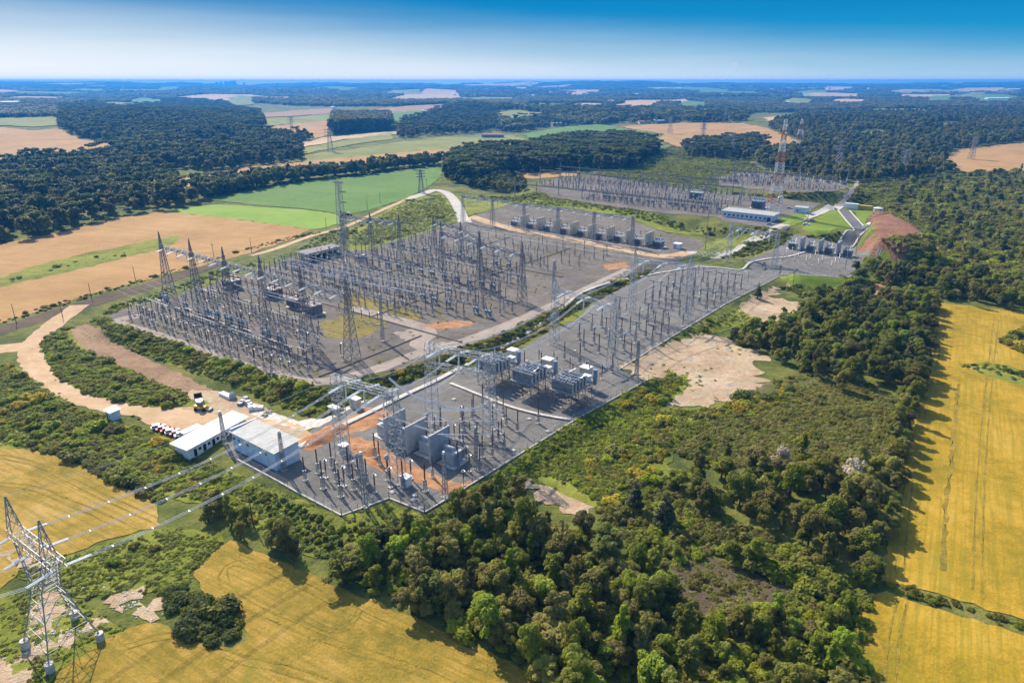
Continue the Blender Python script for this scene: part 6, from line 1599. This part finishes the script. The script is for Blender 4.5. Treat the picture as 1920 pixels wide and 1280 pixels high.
# ------------------------------------------------------------------ far houses, city, smoke
HS = [(924, 259, 44, 12, 7, 'blue_paint', 'roof_red', 'long blue barn with a red roof in the green valley'), (968, 203, 30, 14, 7, 'white', 'roof_pale', 'white house among the woods beyond the barn'), (1046, 236, 34, 14, 7, 'wallbeige', 'roof_pale', 'pale farmhouse beside the pale green field'), (1010, 224, 30, 12, 6, 'wallbeige', 'roof_red', 'red roofed house left of the far lane'),
      (1150, 222, 26, 14, 10, 'white', 'roof_grey', 'small white chapel in the far trees'), (1208, 232, 30, 14, 6, 'wallbeige', 'roof_red', 'red roofed shed at the tan field corner'), (1245, 231, 54, 16, 7, 'blue_paint', 'roof_pale', 'long blue shed at the tan field corner'), (752, 242, 26, 12, 6, 'wallbeige', 'roof_red', 'red roofed house right of the tall grove'), (798, 211, 26, 12, 6, 'white', 'roof_pale', 'white house beyond the small meadow'),
      (20, 200, 60, 22, 16, 'wallbeige', 'roof_grey', 'pale tall building at the far left edge'), (142, 168, 80, 30, 9, 'white', 'roof_pale', 'white shed in the far left woods'), (373, 175, 60, 26, 10, 'white', 'roof_pale', 'white farm shed above the pale stubble field'), (530, 172, 70, 26, 9, 'white', 'roof_pale', 'white shed left of the horizon hill'), (682, 166, 90, 30, 10, 'white', 'roof_pale', 'long white shed close to the horizon'),
      (945, 176, 50, 22, 9, 'white', 'roof_pale', 'white house under the thin smoke'), (1178, 175, 90, 30, 10, 'white', 'roof_pale', 'white warehouse far right of the smoke'), (1130, 175, 50, 22, 9, 'white', 'roof_pale', 'small white warehouse far right of the smoke'), (1395, 169, 130, 40, 12, 'white', 'roof_pale', 'long white factory near the right horizon'), (1470, 167, 150, 40, 12, 'bluewhite', 'roof_pale', 'longest pale factory near the right horizon'),
      (1442, 201, 40, 16, 8, 'white', 'roof_pale', 'white villa in the far right trees'), (1620, 205, 40, 18, 7, 'bluewhite', 'roof_pale', 'pale shed at the left of the thin pasture'), (1690, 212, 54, 18, 7, 'bluewhite', 'roof_pale', 'pale long shed below the thin pasture'), (1740, 191, 34, 16, 8, 'white', 'roof_pale', 'white house in the woods on the far right'), (1738, 170, 40, 20, 9, 'white', 'roof_pale', 'tiny white house near the right horizon'),
      (1870, 189, 120, 50, 14, 'bluewhite', 'roof_pale', 'broad pale factory at the right edge'), (1915, 190, 110, 50, 14, 'white', 'roof_pale', 'white factory cut by the right edge'), (1890, 178, 150, 50, 14, 'bluewhite', 'roof_grey', 'grey roofed factory behind the broad pale one'), (1900, 172, 90, 40, 22, 'white', 'roof_pale', 'tall white factory hall nearest the right horizon'), (1885, 213, 40, 18, 7, 'white', 'roof_pale', 'white house below the right factories')]
for i, (u, v, L_, w, h, wm, rm, lab) in enumerate(HS):
    p = gp(u, v); building('farm_building' if v > 196 else 'far_building', lab, p.x, p.y, rad((-12, 8, 20, -25)[i % 4]), L_, w, h, wm, rm, [(-L_ * .3, L_ * .08, h * .4, h * .3, 'window'), (L_ * .1, L_ * .08, h * .4, h * .3, 'window'), (L_ * .35, L_ * .07, h * .6, 0, 'door')] if v > 196 else [], h * .2, over=1.2)
r = random.Random(17); bm_ = None
for i in range(40):
    u, v = r.uniform(20, 1900), r.choice([163, 166, 170, 175, 181, 188, 196, 204]) + r.uniform(-2, 2); p = gp(u, v); k_ = math.hypot(p.x, p.y) / 2600
    t = thing('farm_building', 'small white farm building lost in the far woods', 'building', p, r.random() * 3, 'small white farm buildings in the far woods')
    L_, w = r.uniform(16, 30) * (.6 + .4 * k_), r.uniform(9, 14) * (.6 + .4 * k_); h = r.uniform(5, 8) * (.7 + .6 * k_)
    MB().box((0, 0, -1), (L_, w, h + 1)).obj('wall', M['white'], t); MB().box((0, 0, h + .02), (L_ + 1.5, w + 1.5, h * .35), top=.55).obj('roof', M[r.choice(['roof_pale', 'roof_pale', 'roof_red'])], t)
r = random.Random(11)
for i in range(30):
    u = r.gauss(428, 17) if i < 22 else r.uniform(300, 560); x, y = ray_at(u, 159, 0.0); f = 12600 / math.hypot(x, y); x, y = float(x * f), float(y * f); h = (r.uniform(25, 62) if i < 22 else r.uniform(8, 24)); zz = float(zt(x, y)); h = min(h + 30, 112 - zz)
    t = thing('city_tower', 'pale tower block of the distant city on the horizon', 'building', (x, y, zz - 2), r.random(), 'tower blocks of the distant city')
    MB().box((0, 0, 0), (r.uniform(24, 46), r.uniform(22, 34), h)).obj('wall', M['bluewhite'], t); MB().box((0, 0, h + .2), (14, 12, 3)).obj('roof', M['roof_pale'], t)
k = NT('smoke'); k.t.nodes.remove(k.pos.node)
pv = k.n('ShaderNodeVolumePrincipled'); pv.inputs['Color'].default_value = (.95, .95, .96, 1); pv.inputs['Density'].default_value = .0035; k.l(pv.outputs[0], k.out.inputs['Volume'])
for (u, dist, hgt_, lean, lab) in [(1353, 9000, 190, 150, 'tall white smoke plume leaning right on the horizon'), (1308, 9000, 90, 80, 'short white smoke plume left of the tall one')]:
    x, y = ray_at(u, 165, 0.0); f = dist / math.hypot(x, y); m = MB()
    rr = random.Random(u); K = 9; pts = []
    m.rings((x * f, y * f, 118), (x * f + lean, y * f, 118 + hgt_), [(i / K, (9 + 34 * (i / K)) * rr.uniform(.8, 1.2) * (1 if i < K else .4)) for i in range(K + 1)], 12)
    m.obj('smoke', k.m, None, kind='stuff', label=lab, category='smoke')
